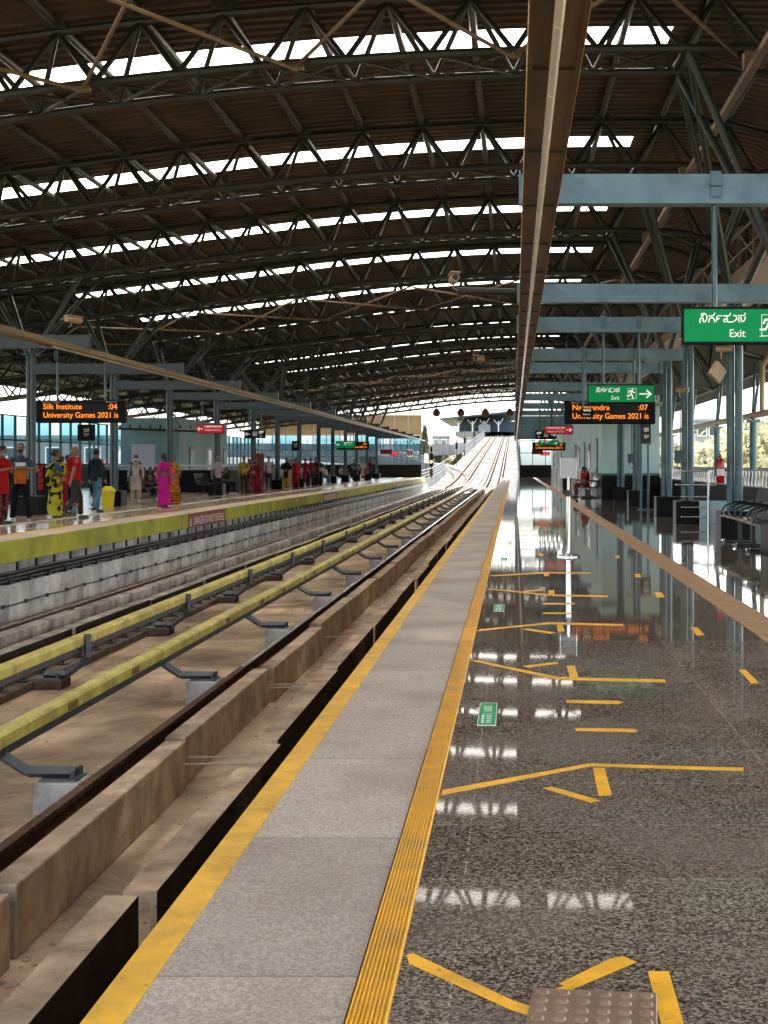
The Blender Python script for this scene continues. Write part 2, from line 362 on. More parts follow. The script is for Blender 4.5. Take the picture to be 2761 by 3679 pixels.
# near platform: granite floor, edge stones, painted edge, tactile strips
pl = MB(); pl.box(-.285, 9.2, Y0, 9.4, -.35, 0); struct(pl.build('platform', M['granite_worn']))
pl = MB(); pl.box(-.285, 9.2, 9.403, Y1, -.35, 0); struct(pl.build('platform', M['granite']))
st = MB(); st.box(-.878, -.385, Y0, Y1, -.33, 0); struct(st.build('platform_edge_stone', M['edge_stone']))
ye = MB(); ye.bbox(-.980, -.878, Y0, Y1, -.33, .001, .004); struct(ye.build('platform_edge_paint', M['yellow_paint']))
tc_ = MB()
prof = [(-.385, -.02)]
for i in range(9):
    x = -.380 + i * .0106; prof += [(x, .001), (x + .002, .007), (x + .006, .007), (x + .008, .001)]
prof += [(-.285, .001), (-.285, -.02)]
y = Y0
while y < Y1:
    tc_.sweep(prof, [y + .003, min(y + .297, Y1)]); y += .3
tc_.box(-.385, -.285, Y0, Y1, -.33, -.021); struct(tc_.build('tactile_strip', M['tactile']))
bs = MB()
prof = [(1.79, .0)] + sum([[(1.80 + i * .036, .004), (1.805 + i * .036, .009), (1.822 + i * .036, .009), (1.827 + i * .036, .004)] for i in range(8)], []) + [(2.085, .0)]
prof = [(1.79, -.005), (1.79, .004)] + prof[1:-1] + [(2.085, .004), (2.085, -.005)]
y = Y0
while y < Y1:
    bs.sweep(prof, [y + .0025, min(y + .2975, Y1)]); y += .3
struct(bs.build('guide_strip', M['brown_tile']))
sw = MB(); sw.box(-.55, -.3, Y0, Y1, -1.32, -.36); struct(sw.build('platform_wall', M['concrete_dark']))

# opposite platform
op = MB(); op.box(-26, -8.95, Y0, Y1, -.4, 0); struct(op.build('platform', M['granite_pale']))
oe = MB(); oe.box(-8.95, -8.34, Y0, Y1, -.35, .001); struct(oe.build('platform_edge_stone', M['edge_pale']))
og = MB(); og.box(-10.6, -10.32, Y0, Y1, -.004, .006); struct(og.build('guide_strip', M['edge_pale']))
oy = MB(); oy.box(-9.08, -8.96, Y0, Y1, -.002, .005); struct(oy.build('tactile_strip', M['tactile']))
y = Y0; k = 0
fasc = thing('platform_fascia', 'olive green fascia running along the edge of the opposite platform', 'fascia')
while y < Y1:
    e = min(y + 9.0, Y1)
    fb = MB(); fb.bbox(-8.345, -8.32, y + .012, e - .012, -.37, -.003, .005)
    fb.build('fascia_panel', M['green_face'], fasc)
    y = e
ow = MB(); ow.box(-8.60, -8.46, Y0, Y1, -.78, -.36); ow.box(-8.46, -8.2, Y0, Y1, -1.32, -.78); struct(ow.build('platform_wall', M['concrete_pale']))
y = Y0
wm = MB(); wm.bbox(-8.20, -8.17, .012, 3.69, -1.30, -.70, .006); wme = wm.mesh('wall_panel', M['concrete_pale'])
rwt = thing('retaining_wall', 'pale grey precast panel wall below the cables of the opposite platform', 'wall')
while y < Y1 - 1:
    obj('wall_panel', wme, rwt, (random.uniform(-.004, .004), y, random.uniform(-.01, .01))); y += 3.7

# track bed and climbing deck
tb = MB(); tb.sweep([(-8.2, -1.9), (-.5, -1.9), (-.5, -1.32), (-8.2, -1.32)], [Y0, 60, 124.6], off); struct(tb.build('track_bed', M['slab']))
dk = MB(); dk.sweep([(-9.4, -2.4), (1.2, -2.4), (1.2, -1.322), (-9.4, -1.322)], [124.62] + YS[3:], off); struct(dk.build('ramp_deck', M['deck']))

# rails
RAILS = [(-1.6, 'steel running rail half hidden beside the yellow platform edge'), (-3.10, 'rusty running rail beside the yellow cover with bent bracket feet'),
         (-5.73, 'steel running rail hidden under the farther yellow cover'), (-7.23, 'rusty running rail below the grey precast wall')]
for x, lab in RAILS:
    t = thing('running_rail', lab, 'rail', (x, 0, 0), 0, 'running rails of the two tracks')
    b = MB(); b.sweep([(-.07, -1.22), (.07, -1.22), (.07, -1.208), (.012, -1.19), (.012, -1.105), (.036, -1.09), (.036, -1.052), (-.036, -1.052), (-.036, -1.09), (-.012, -1.105), (-.012, -1.19), (-.07, -1.208)], YS, off)
    b.build('rail_body', M['rust'], t)
    b = MB(); b.sweep([(-.032, -1.0515), (.032, -1.0515), (.028, -1.047), (-.028, -1.047)], [15, 60, 126]); b.build('running_surface', M['rail_top'], t)
    b = MB()
    y = 3.0
    while y < Y1: b.bbox(-.24, .24, y, y + 3.66, -1.318, -1.222, .012); y += 3.7
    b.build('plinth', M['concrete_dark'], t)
    cm = MB()
    cm.box(-.2, .2, -.05, .05, -1.2225, -1.2095)
    for s in (-1, 1):
        cm.bbox(s * .15 - .05, s * .15 + .05, -.055, .055, -1.222, -1.20, .004); cm.tube([(s * .15, 0, -1.2), (s * .15, 0, -1.155)], .017, 6)
        cm.tube([(s * .07, -.03, -1.19), (s * .13, -.03, -1.17), (s * .13, .03, -1.17), (s * .07, .03, -1.19)], .011, 5)
    cme = cm.mesh('rail_clip', M['dark_steel'])
    for i in range(60): obj('rail_clip', cme, t, (0, 3.3 + .65 * i, 0))
    b = MB()
    for i in range(60, 186):
        for s in (-1, 1): b.box(s * .15 - .05, s * .15 + .05, 3.3 + .65 * i - .05, 3.3 + .65 * i + .05, -1.222, -1.17)
    o = b.build('rail_clip', M['dark_steel'], t); o['kind'] = 'stuff'
    b = MB()
    for i in range(150):
        yy = 124.8 + 2.0 * i; b.box(-.28, .28, yy, yy + .4, climb(yy) - 1.33, climb(yy) - 1.215)
    o = b.build('sleeper_block', M['rail_bed'], t); o['kind'] = 'stuff'
    b = MB(); b.sweep([(-.17, -1.321), (.17, -1.321), (.17, -1.224), (-.17, -1.224)], [124.7] + YS[3:], off); b.build('rail_bed', M['rail_bed'], t)

# guard beams
def guards(x0, x1, zt, L, lab, grp, start, seg=3.7, m='concrete'):
    b = MB()
    if L: b.sweep([(x0, zt), (x1, zt), (x1, -1.32), (x1 - .036, -1.32), (x1 - .036, zt - .045), (x0, zt - .045)], [.065, seg - .065])
    else: b.bbox(x0, x1, .065, seg - .065, -1.318, zt, .008)
    ms = [b.mesh('guard_beam', [M[m], M['beam_gap_shade']])]
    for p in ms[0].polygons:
        if (L and p.normal.x > .9 and p.center.x > x1 - .01) or (not L and p.normal.x < -.9): p.material_index = 1  # rail-facing sides get the painted gap shade
    y = start
    while y < Y1 - 2:
        o = obj('guard_beam', ms[0], None, (random.choice((-1, 1)) * random.uniform(.006, .034), y, random.uniform(-.012, .016)), random.uniform(-.004, .004)); tag(o, lab, 'guard beam', grp); y += seg
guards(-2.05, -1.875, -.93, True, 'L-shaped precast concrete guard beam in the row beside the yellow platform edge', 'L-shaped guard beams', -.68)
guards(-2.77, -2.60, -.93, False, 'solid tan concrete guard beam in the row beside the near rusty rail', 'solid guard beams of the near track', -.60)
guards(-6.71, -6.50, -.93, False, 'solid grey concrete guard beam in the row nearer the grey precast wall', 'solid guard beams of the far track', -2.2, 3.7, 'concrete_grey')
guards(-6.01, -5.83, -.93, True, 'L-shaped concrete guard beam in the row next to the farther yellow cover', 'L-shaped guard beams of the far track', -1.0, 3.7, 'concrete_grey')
# loose steel rods bridging the drain between the guard beams
for yy in (10.35, 10.6, 13.9, 14.1, 18.0):
    b = MB(); b.tube([(-2.62, yy, -1.10), (-2.3, yy + .01, -1.095), (-1.92, yy + .005, -1.10)], .009, 6); b.build('steel_rod', M['rod'])
    tag(COL.objects[-1], 'thin pale steel rod bridging the gap between two concrete guard beams', 'rod', 'steel rods between the guard beams')
random.seed(5)
b = MB()
for i in range(420):
    x = random.uniform(-2.58, -2.06); y = random.choice([random.gauss(6.2, .8), random.uniform(4, 40)]); r = random.uniform(.006, .03)
    b.ell((x, y, -1.318), (r, r * random.uniform(.6, 1.6), r * .4), 5, 3)
for i in range(260):
    x = random.uniform(-5.3, -3.35); y = random.uniform(8, 40); r = random.uniform(.005, .022)
    b.ell((x, y, -1.318), (r, r * random.uniform(.6, 1.8), r * .4), 5, 3)
tag(b.build('gravel', M['debris']), None, None, None, 'stuff')

# third rails under yellow covers
def third(xc, sgn, y0, step, lab):
    t = thing('third_rail', lab, 'third rail', (xc, 0, 0), 0, 'third rails under yellow covers')
    b = MB(); y = y0
    while y < Y1 + 3:
        e = y + step; b.sweep([(-.072, -.82), (-.072, -.735), (-.05, -.712), (.05, -.712), (.072, -.735), (.072, -.82)], [y + .006, e - .006]); y = e
    b.build('cover', M['third_cover'], t)
    b = MB(); b.sweep([(-.04, -.90), (.04, -.90), (.03, -.821), (-.03, -.821)], [y0, 127] + YS[4:], off); b.build('conductor', M['dark_steel'], t)
    b = MB(); b.sweep([(-.077, -.822), (-.077, -.734), (-.052, -.708), (.052, -.708), (.077, -.734), (.077, -.822)], [-.05, .05]); clm = b.mesh('cover_clamp', M['third_cover'])
    y = y0
    while y < Y1: obj('cover_clamp', clm, t, (0, y, 0)); y += step
    if sgn > 0:
        for k in range(14):
            for dd in (.9, 2.75):
                if (k * 7 + int(dd * 3)) % 4:
                    b = MB(); yy = y0 + step * k + dd + .3 * ((k * 5) % 3); b.box(.0722, .0732, yy, yy + .26, -.812, -.752); b.build('warning_label', M['third_stain'], t)
    bm_ = MB(); s = sgn
    if s > 0:
        path = [(0, 0, -.83), (0, 0, -.90), (.20, 0, -1.03), (.56, 0, -1.03)]
    else:
        path = [(.10, 0, -.70), (.10, 0, -.95), (.04, 0, -1.03), (-.14, 0, -1.165), (-.40, 0, -1.165)]
    for (a, c) in zip(path, path[1:]): bm_.tube([a, c], [(.062, .042), (.062, .042)], 4)
    zf = -1.07 if s > 0 else -1.205
    x0, x1 = (.34, .58) if s > 0 else (-.52, -.2)
    bm_.bbox(x0 - .02, x1 + .02, -.13, .13, zf - .006, zf + .007, .003)
    bm_.tube([(x1 - .02, .09, zf), (x1 - .02, .09, zf + .07)], .018, 6); bm_.tube([(x1 - .02, -.09, zf), (x1 - .02, -.09, zf + .07)], .018, 6)
    brm = bm_.mesh('bracket', M['steel'])
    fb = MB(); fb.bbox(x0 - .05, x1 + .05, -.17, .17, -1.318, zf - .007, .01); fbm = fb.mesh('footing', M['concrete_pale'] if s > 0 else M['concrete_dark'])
    y = y0 + .25
    while y < Y1: obj('bracket', brm, t, (0, y, 0)); obj('footing', fbm, t, (0, y, 0)); y += step
third(-3.815, 1, 5.05, 4.5, 'yellow covered third rail on bent grey brackets nearer the near platform')
third(-5.02, -1, 5.55, 4.7, 'yellow covered third rail with upright dark brackets nearer the opposite platform')

# cables on brackets under the opposite platform
t = thing('cable_tray', 'row of black cables on closely spaced brackets under the green fascia', 'cable tray', (0, 0, 0))
b = MB()
for (x, z, r) in ((-8.37, -.56, .035), (-8.30, -.60, .03), (-8.30, -.53, .028), (-8.40, -.64, .03), (-8.27, -.66, .028)):
    ys = frange(3, 126, 1.1); b.tube([(x + random.uniform(-.012, .012), y, z + .02 * math.cos(2 * PI * y / 1.1 + PI) + random.uniform(-.008, .008)) for y in ys], r, 6)
b.build('cable', M['cable'], t, True)
cb = MB(); cb.box(-8.46, -8.43, -.035, .035, -.74, -.38); cb.box(-8.43, -8.22, -.03, .03, -.71, -.685); cb.box(-8.43, -8.25, -.03, .03, -.60, -.585); cb.box(-8.25, -8.22, -.03, .03, -.71, -.62)
cbm = cb.mesh('cable_bracket', M['black'])
for i in range(100): obj('cable_bracket', cbm, t, (0, 6.2 + .9 * i, 0))
t = thing('wall_cable', 'thin black cable clipped along the middle of the grey precast wall', 'cable', (0, 0, 0))
b = MB(); b.tube([(-8.15, y, -1.02 + .012 * math.sin(y * 3.1)) for y in frange(3, 124, .8)], .014, 5)
b.build('cable_run', M['cable'], t)
cb = MB(); cb.box(-8.17, -8.13, -.03, .03, -1.05, -.99); cbm = cb.mesh('clip', M['black'])
for i in range(90): obj('clip', cbm, t, (0, 8 + i * 1.0, 0))

# ------------------------------------------------------------------ roof
S = 7.3; TY = [19.4 + S * k for k in range(-2, 15)]
def zb(x):
    d = abs(x - 2.3); z = 7.21 - (.0072 * d * d if d < 10 else .72 + .125 * (d - 10))
    if x > 4.0: z -= 4.2 * ((x - 4.0) / 4.2) ** 2
    return z
def nrm(x):
    s = (zb(x + .01) - zb(x - .01)) / .02; l = math.hypot(1, s); return (-s / l, 1 / l)
def up(x, d): n = nrm(x); return (x + n[0] * d, zb(x) + n[1] * d)
PX = [-25.8 + 1.2 * i for i in range(28)] + [7.6]
TOPN = [up(x, 1.0) for x in PX]
BX = [(a + b) / 2 for a, b in zip(PX, PX[1:])]
BOT = [(x, zb(x)) for x in BX]
fx = [BX[0] + (BX[-1] - BX[0]) * i / 60 for i in range(61)]
tx = [PX[0] + (PX[-1] - PX[0]) * i / 60 for i in range(61)]
DY = .58
mt = M['truss']
TM = {}
b = MB(); b.tube([(up(x, 1.0)[0], 0, up(x, 1.0)[1]) for x in tx], .068, 8); TM['top'] = b.mesh('top_chord', mt, True)
for s in (-1, 1):
    b = MB(); b.tube([(x, s * DY, zb(x)) for x in fx], .066, 8); TM['bot', s] = b.mesh('bottom_chord', mt, True)
WEB = []; LAC = []; allw = MB(); alll = MB()
for j in range(len(BX)):
    for s in (-1, 1):
        b = MB()
        for q in (j, j + 1):
            b.tube([(TOPN[q][0], 0, TOPN[q][1]), (BOT[j][0], s * DY, BOT[j][1])], .042, 6, False); allw.tube([(TOPN[q][0], 0, TOPN[q][1]), (BOT[j][0], s * DY, BOT[j][1])], .042, 5, False)
        WEB.append(b.mesh('web_strut', mt, True))
    if j < len(BX) - 1:
        b = MB()
        for s in (-1, 1):
            b.tube([(BOT[j][0], s * DY, BOT[j][1]), (BOT[j + 1][0], -s * DY, BOT[j + 1][1])], .026, 5, False); alll.tube([(BOT[j][0], s * DY, BOT[j][1]), (BOT[j + 1][0], -s * DY, BOT[j + 1][1])], .026, 4, False)
        LAC.append(b.mesh('cross_brace', mt, True))
allw = allw.mesh('web_lattice', mt, True); alll = alll.mesh('cross_bracing', mt, True)
bp = MB(); bp.box(-.16, .16, -.09, .09, .03, .13); bpm = bp.mesh('purlin_seat', M['dark_steel'])
bp = MB()
for p in TOPN: bp.box(p[0] - .16, p[0] + .16, -.09, .09, p[1] + .03, p[1] + .13)
bpa = bp.mesh('purlin_seat', M['dark_steel'])
for k, y in enumerate(TY):
    if y < 10: lab = 'arched tubular roof truss above the camera at the near end'
    else: lab = 'dark arched tubular roof truss, %s from the camera' % ORD[k - 2] if k > 1 else 'arched roof truss straight above the floor tapes'
    t = thing('roof_truss', lab, 'roof truss', (0, y, 0), 0, 'arched roof trusses')
    obj('top_chord', TM['top'], t); obj('bottom_chord', TM['bot', -1], t); obj('bottom_chord', TM['bot', 1], t)
    if 2 <= k <= 9:
        for w in WEB: obj('web_strut', w, t)
        for w in LAC: obj('cross_brace', w, t)
        for p in TOPN: obj('purlin_seat', bpm, t, (p[0], 0, p[1]))
    else:
        obj('web_lattice', allw, t); obj('cross_bracing', alll, t); obj('purlin_seat', bpa, t)['kind'] = 'stuff'

roof = thing('roof_canopy', 'dark brown corrugated vaulted roof with white skylight strips over both platforms', 'roof', (0, 0, 0))
SX0, SX1 = -14.4, 2.6
sxs = sorted(set([round(-26.4 + .8 * i, 2) for i in range(43)] + [6.8, 7.4, 7.8, SX0, SX1]))
SP = [up(x, 1.2) for x in sxs]; SN = [nrm(x) for x in sxs]
def sky(y): return any(abs(y - (TY[k] + 2.55)) < .46 for k in range(len(TY)))
ysr = []; y = -4.0
prf = [(0, 0), (.13, 0), (.165, .045), (.265, .045)]
while y < 124.5:
    for d, h in prf: ysr.append((y + d, h))
    y += .3
skb = MB(); sb = MB(); n = len(sxs)
# snap skylight borders to corrugation rows
rows = [(yy, h) for yy, h in ysr]
for (yy, h) in rows:
    for (p, q) in zip(SP, SN): sb.v.append((p[0] + q[0] * h, yy, p[1] + q[1] * h))
sf = []
for i in range(len(rows) - 1):
    ym = (rows[i][0] + rows[i + 1][0]) / 2; band = sky(int((ym + 4) / .3) * .3 - 4 + .15)
    for j in range(n - 1):
        f = (i * n + j, i * n + j + 1, (i + 1) * n + j + 1, (i + 1) * n + j)
        if band and SX0 - .01 <= sxs[j] and sxs[j + 1] <= SX1 + .01: sf.append(f)
        else: sb.f.append(f)
skb.v = list(sb.v); skb.f = sf
sb.build('roof_sheet', M['sheet'], roof, True)
# one skylight panel per bay
for k in range(len(TY)):
    fs = [f for f in sf if abs(skb.v[f[0]][1] - (TY[k] + 2.55)) < 1.5]
    if not fs: continue
    used = sorted({i for f in fs for i in f}); mp = {i: a for a, i in enumerate(used)}
    b = MB(); b.v = [skb.v[i] for i in used]; b.f = [tuple(mp[i] for i in f) for f in fs]; b.build('skylight', M['skylight'], roof)
for i, x in enumerate(PX):
    p = up(x, 1.115)
    b = MB(); b.tube([(p[0], -4, p[1]), (p[0], 124, p[1])], .062, 8); b.build('purlin', M['purlin'], roof, True)
# wind bracing in the plane of the bottom chords
for k0, nodes in ((2, (-9.2, -6.15, -3.1, 0, 3.2)), (6, (-17.4, -13.8, -10.2, -6.8, -3.2, .2, 3.4)), (11, (-13.8, -10.2, -6.8, -3.2, .2, 3.4)), (14, (-10.2, -6.8, -3.2, .2, 3.4))):
    ya, yb_ = TY[k0 - 1] + DY, TY[k0] - DY
    for a, c in zip(nodes, nodes[1:]):
        b = MB(); b.tube([(a, yb_, zb(a) - .04), (c, ya, zb(c) - .04)], .03, 6); b.tube([(c, yb_, zb(c) - .1), (a, ya, zb(a) - .1)], .03, 6)
        b.box(a - .1, a + .1, yb_ - .05, yb_ + .02, zb(a) - .11, zb(a) + .02)
        b.build('wind_brace', M['walk'])
        tag(COL.objects[-1], 'crossed thin brown bracing rods before the %s roof truss from the camera' % ORD[k0 - 2], 'wind brace', 'crossed bracing rods at truss %d' % k0)
b = MB(); b.box(3.30, 3.42, 3, 122, 6.80, 6.90)
for y in TY: b.box(3.28, 3.44, y - .7, y - .5, 6.90, 7.14)
tag(b.build('conduit', M['walk']), 'long square brown conduit running lengthwise under the roof trusses', 'conduit')

# ------------------------------------------------------------------ columns and cross beams
def column_mesh():
    d = {}
    for i, (dx, dy) in enumerate(((-.062, .05), (.066, -.02))):
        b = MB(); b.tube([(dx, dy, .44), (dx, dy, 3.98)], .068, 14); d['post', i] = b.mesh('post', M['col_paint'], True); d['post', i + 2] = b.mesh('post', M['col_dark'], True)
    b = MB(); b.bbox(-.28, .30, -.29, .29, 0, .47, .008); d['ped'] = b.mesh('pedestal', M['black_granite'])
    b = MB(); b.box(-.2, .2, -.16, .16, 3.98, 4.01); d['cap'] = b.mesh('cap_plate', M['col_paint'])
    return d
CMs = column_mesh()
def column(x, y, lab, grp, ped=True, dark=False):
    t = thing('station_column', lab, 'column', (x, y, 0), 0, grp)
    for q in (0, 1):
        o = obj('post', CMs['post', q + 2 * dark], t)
    obj('cap_plate', CMs['cap'], t)
    if ped: obj('pedestal', CMs['ped'], t)
    ty = min(TY, key=lambda q: abs(q - y))
    for sx in (-1.25, 1.0):
        for sy in (-DY, DY):
            tx_ = x + sx; tz = zb(tx_) - .06
            b = MB(); b.tube([(.06 * (1 if sx > 0 else -1), .04 * (1 if sy > 0 else -1), 4.0), (sx, ty + sy - y, tz)], .058, 10)
            b.build('strut', M['strut'], t, True)
    return t
RC = [11.4, 18.3, 22.4, 28.5, 32.4, 40.2, 46.3] + [53.5 + 7.3 * i for i in range(10)]
for i, y in enumerate(RC):
    column(3.76, y, 'blue-grey twin tube column on a black pedestal, %s along the near platform' % ORD[i], 'columns of the near platform')
LC = [25.5, 32.7, 39.5, 45.9, 53.2, 60.6, 66.8, 73.6, 80.9, 87.2, 93.8, 100.4, 107.6, 115]
for i, y in enumerate(LC):
    column(-12.0, y, 'dark blue twin tube column, %s along the opposite platform' % ORD[i], 'columns of the opposite platform', True, True)
def ibeam(x0, x1, zt=3.76, d=.24):
    b = MB(); h = d
    b.box(x0, x1, -.008, .008, zt - h + .014, zt - .014); b.box(x0, x1, -.075, .075, zt - .014, zt); b.box(x0, x1, -.075, .075, zt - h, zt - h + .014)
    b.box(x0 - .008, x0, -.085, .085, zt - h - .02, zt + .02); return b
bw = MB(); bw.box(.058, 3.66, -.07, .07, 3.52, 3.76); bw.box(.045, .058, -.085, .085, 3.50, 3.79); bw.box(.06, 3.66, -.085, .085, 3.505, 3.52)
bwm = bw.mesh('beam_web', M['blue_paint'])
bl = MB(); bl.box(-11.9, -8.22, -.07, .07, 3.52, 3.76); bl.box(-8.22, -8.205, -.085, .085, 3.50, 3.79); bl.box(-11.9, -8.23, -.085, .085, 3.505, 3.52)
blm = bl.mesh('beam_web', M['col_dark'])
for i, y in enumerate(RC):
    o = obj('cross_beam', bwm, None, (0, y, 0)); tag(o, 'pale blue-grey steel cross beam on the %s column of the near platform' % ORD[i], 'cross beam', 'cross beams over the near platform')
for i, y in enumerate(LC):
    o = obj('cross_beam', blm, None, (0, y, 0)); tag(o, 'dark blue cross beam on the %s column of the opposite platform' % ORD[i], 'cross beam', 'cross beams over the opposite platform')

# light troughs along both platforms
t = thing('light_trough', 'brown metal light trough with a continuous tube hanging over the near platform', 'light trough', (0, 0, 0))
zt = 3.415
b = MB(); b.sweep([(.075, zt + .085), (.075, zt), (.10, zt), (.10, zt + .012), (.335, zt + .012), (.335, zt), (.36, zt), (.36, zt + .085)], frange(1.5, 122, 1.9)); b.build('channel', M['tray'], t)
for s, x in ((0, .071), (1, .361)):
    b = MB(); b.box(x, x + .004, 1.5, 122, zt - .006, zt + .10); b.build('lip', M['tray_edge'], t)
b = MB()
for y in frange(3.4, 121, 1.9): b.box(.077, .358, y - .003, y + .003, zt - .0015, zt + .013)
b.build('joint_seam', M['dark_steel'], t)
tm = MB(); tm.tube([(.217, .012, zt - .012), (.217, 1.188, zt - .012)], [(.026, .022)] * 2, 10); tmm = tm.mesh('light_tube', M['tube'], True)
for i in range(100): obj('light_tube', tmm, t, (0, 1.6 + 1.2 * i, 0))
t = thing('light_trough', 'long pale brown light trough hanging over the edge of the opposite platform', 'light trough', (0, 0, 0))
b = MB(); b.sweep([(-8.55, zt + .10), (-8.55, zt), (-8.52, zt), (-8.52, zt + .012), (-8.29, zt + .012), (-8.29, zt), (-8.26, zt), (-8.26, zt + .10)], frange(1.5, 122, 1.9)); b.build('channel', M['tray_left'], t)
tm = MB(); tm.tube([(-8.405, .012, zt - .005), (-8.405, 1.19, zt - .005)], .02, 6); tmm = tm.mesh('light_tube', M['tube'], True)
for i in range(80): obj('light_tube', tmm, t, (0, 24 + 1.2 * i, 0))
b = MB()
for y in LC: b.box(-8.5, -8.3, y - .05, y + .05, zt + .10, 3.52)
b.build('hanger', M['dark_steel'], t)

# catwalk with lattice railing above the near platform's stairs
t = thing('catwalk', 'brown steel catwalk with lattice railing high above the stairs of the near platform', 'catwalk', (0, 0, 0))
b = MB(); b.box(4.62, 4.70, 9, 100, 5.02, 5.28); b.box(4.62, 5.6, 9, 100, 5.00, 5.02); b.box(5.55, 5.62, 9, 100, 5.02, 5.28); b.build('deck_beam', M['walk'], t)
pm = MB(); pm.box(4.63, 4.69, -.03, .03, 5.28, 6.02); pm.box(5.56, 5.61, -.03, .03, 5.28, 6.02)
pm.box(4.69, 5.56, -.02, .02, 5.285, 5.32); pm.tube([(4.66, .03, 5.3), (4.66, 1.67, 5.98)], .022, 4); pmm = pm.mesh('railing_post', M['walk'])
for i in range(50): obj('railing_post', pmm, t, (0, 10.2 + 1.7 * i, 0))
for x in (4.66, 5.585):
    for z in (5.6, 6.02):
        b = MB(); b.box(x - .02, x + .02, 9, 100, z - .02, z + .02); b.build('railing', M['walk'], t)
# ------------------------------------------------------------------ floor markings
TAPES = [
[(-0.275, 3.38), (-0.259, 3.39), (-0.001, 3.09), (0.04, 3.06), (0.034, 3.01), (-0.007, 3.04), (-0.264, 3.32)],
[(0.109, 3.19), (0.243, 3.35), (0.28, 3.37), (0.311, 3.33), (0.143, 3.16)],
[(0.088, 3.15), (0.127, 3.18), (0.156, 3.14), (0.122, 3.14)],
[(0.333, 3.27), (0.385, 3.27), (0.382, 2.9), (0.331, 2.9)],
[(-0.275, 5.01), (-0.276, 5.09), (0.318, 5.54), (0.321, 5.49)],
[(0.322, 5.54), (0.953, 5.46), (0.942, 5.4), (0.322, 5.49)],
[(0.328, 5.46), (0.377, 5.46), (0.373, 5.01), (0.322, 5.0)],
[(0.111, 5.12), (0.151, 5.14), (0.323, 4.93), (0.286, 4.9)],
[(0.279, 7.03), (0.552, 7.01), (0.58, 6.96), (0.544, 6.91), (0.277, 6.95)],
[(0.293, 6.29), (0.567, 6.27), (0.586, 6.22), (0.56, 6.19), (0.292, 6.22)],
[(-0.282, 8.45), (-0.222, 8.44), (0.255, 7.8), (0.248, 7.7)],
[(0.258, 7.79), (0.885, 7.7), (0.876, 7.6), (0.258, 7.69)],
[(0.059, 8.22), (0.263, 8.39), (0.286, 8.33), (0.089, 8.15)],
[(0.33, 8.23), (0.382, 8.24), (0.382, 7.78), (0.332, 7.79)],
[(1.377, 8.06), (1.421, 8.07), (1.413, 7.58), (1.364, 7.56)],
[(-0.28, 9.95), (-0.255, 10.04), (0.292, 10.5), (0.292, 10.39)],
[(0.296, 10.5), (0.861, 10.37), (0.852, 10.26), (0.296, 10.37)],
[(0.335, 10.34), (0.382, 10.34), (0.383, 9.93), (0.332, 9.9)],
[(0.053, 10.06), (0.11, 10.09), (0.313, 9.86), (0.27, 9.79)],
[(1.366, 10.16), (1.416, 10.17), (1.409, 9.72), (1.347, 9.68)],
[(-0.275, 13.28), (-0.239, 13.33), (0.362, 12.73), (0.356, 12.61)],
[(0.366, 12.73), (0.901, 12.64), (0.891, 12.5), (0.366, 12.59)],
[(0.084, 13.08), (0.318, 13.31), (0.315, 13.2), (0.117, 13.0)],
[(0.346, 13.15), (0.405, 13.18), (0.397, 12.75), (0.335, 12.75)],
[(0.263, 11.95), (0.552, 11.95), (0.547, 11.84), (0.261, 11.84)],
[(0.246, 11.18), (0.496, 11.18), (0.492, 11.09), (0.244, 11.09)],
[(-0.268, 14.92), (0.385, 15.39), (0.385, 15.22), (-0.225, 14.82)],
[(0.388, 15.39), (0.893, 15.32), (0.885, 15.19), (0.388, 15.22)],
[(0.347, 15.18), (0.405, 15.18), (0.396, 14.85), (0.34, 14.82)],
[(1.381, 12.93), (1.453, 12.95), (1.433, 12.5), (1.351, 12.43)],
[(1.387, 15.12), (1.447, 15.15), (1.428, 14.72), (1.353, 14.66)],
[(0.35, 18.6), (0.42, 18.6), (0.41, 18.1), (0.345, 18.1)], [(1.39, 18.2), (1.45, 18.2), (1.43, 17.7), (1.37, 17.7)],
]
TL = {0: 'long diagonal yellow tape strip starting at the tactile strip', 1: 'short slanted yellow tape strip above the domed brown tile', 2: 'tiny torn piece of yellow tape at the edge of the domed tile',
      3: 'wide yellow tape strip running beside the domed brown tile', 4: 'diagonal yellow tape strip rising from the tactile strip, second mark from the camera', 5: 'long straight yellow tape strip joined to the second diagonal',
      6: 'short wide yellow tape piece under the second long strip', 7: 'small slanted yellow tape piece beside the short wide one', 8: 'yellow tape arrow on the floor, farther of a pair', 9: 'yellow tape arrow on the floor, nearer of a pair'}
for i, P in enumerate(TAPES):
    b = MB(); z = .0012 + .0003 * (i % 3)
    b.poly([(p[0], p[1], z) for p in P], (0, 0, -.0011))
    o = b.build('tape_strip', M['tape'])
    tag(o, TL.get(i, '%s yellow tape strip on the polished floor %s, mark %s counting outwards' % (['straight', 'slanted'][abs(P[0][1] - P[2][1]) > .3], 'near the tactile strip' if P[0][0] < .2 else 'along the queue line' if P[0][0] < 1 else 'near the guide strip', ORD[i - 10] if i < 30 else ORD[i - 12])), 'tape', 'yellow queue tapes on the floor')
t = thing('tactile_tile', 'brown tile with rows of raised domes lying', 'tile', (.046, 3.15, .0015), R(-5.8))
b = MB(); b.bbox(0, .295, -.295, 0, 0, .006, .002); b.build('tile_plate', M['domed_tile'], t)
b = MB()
for i in range(6):
    for j in range(6):
        cx, cy = .025 + i * .049, -.025 - j * .049
        b.lathe([(.0165, .0055), (.015, .009), (.011, .0115), (.005, .0125)], (cx, cy, 0), 14)
b.build('dome', M['domed_tile'], t, True)
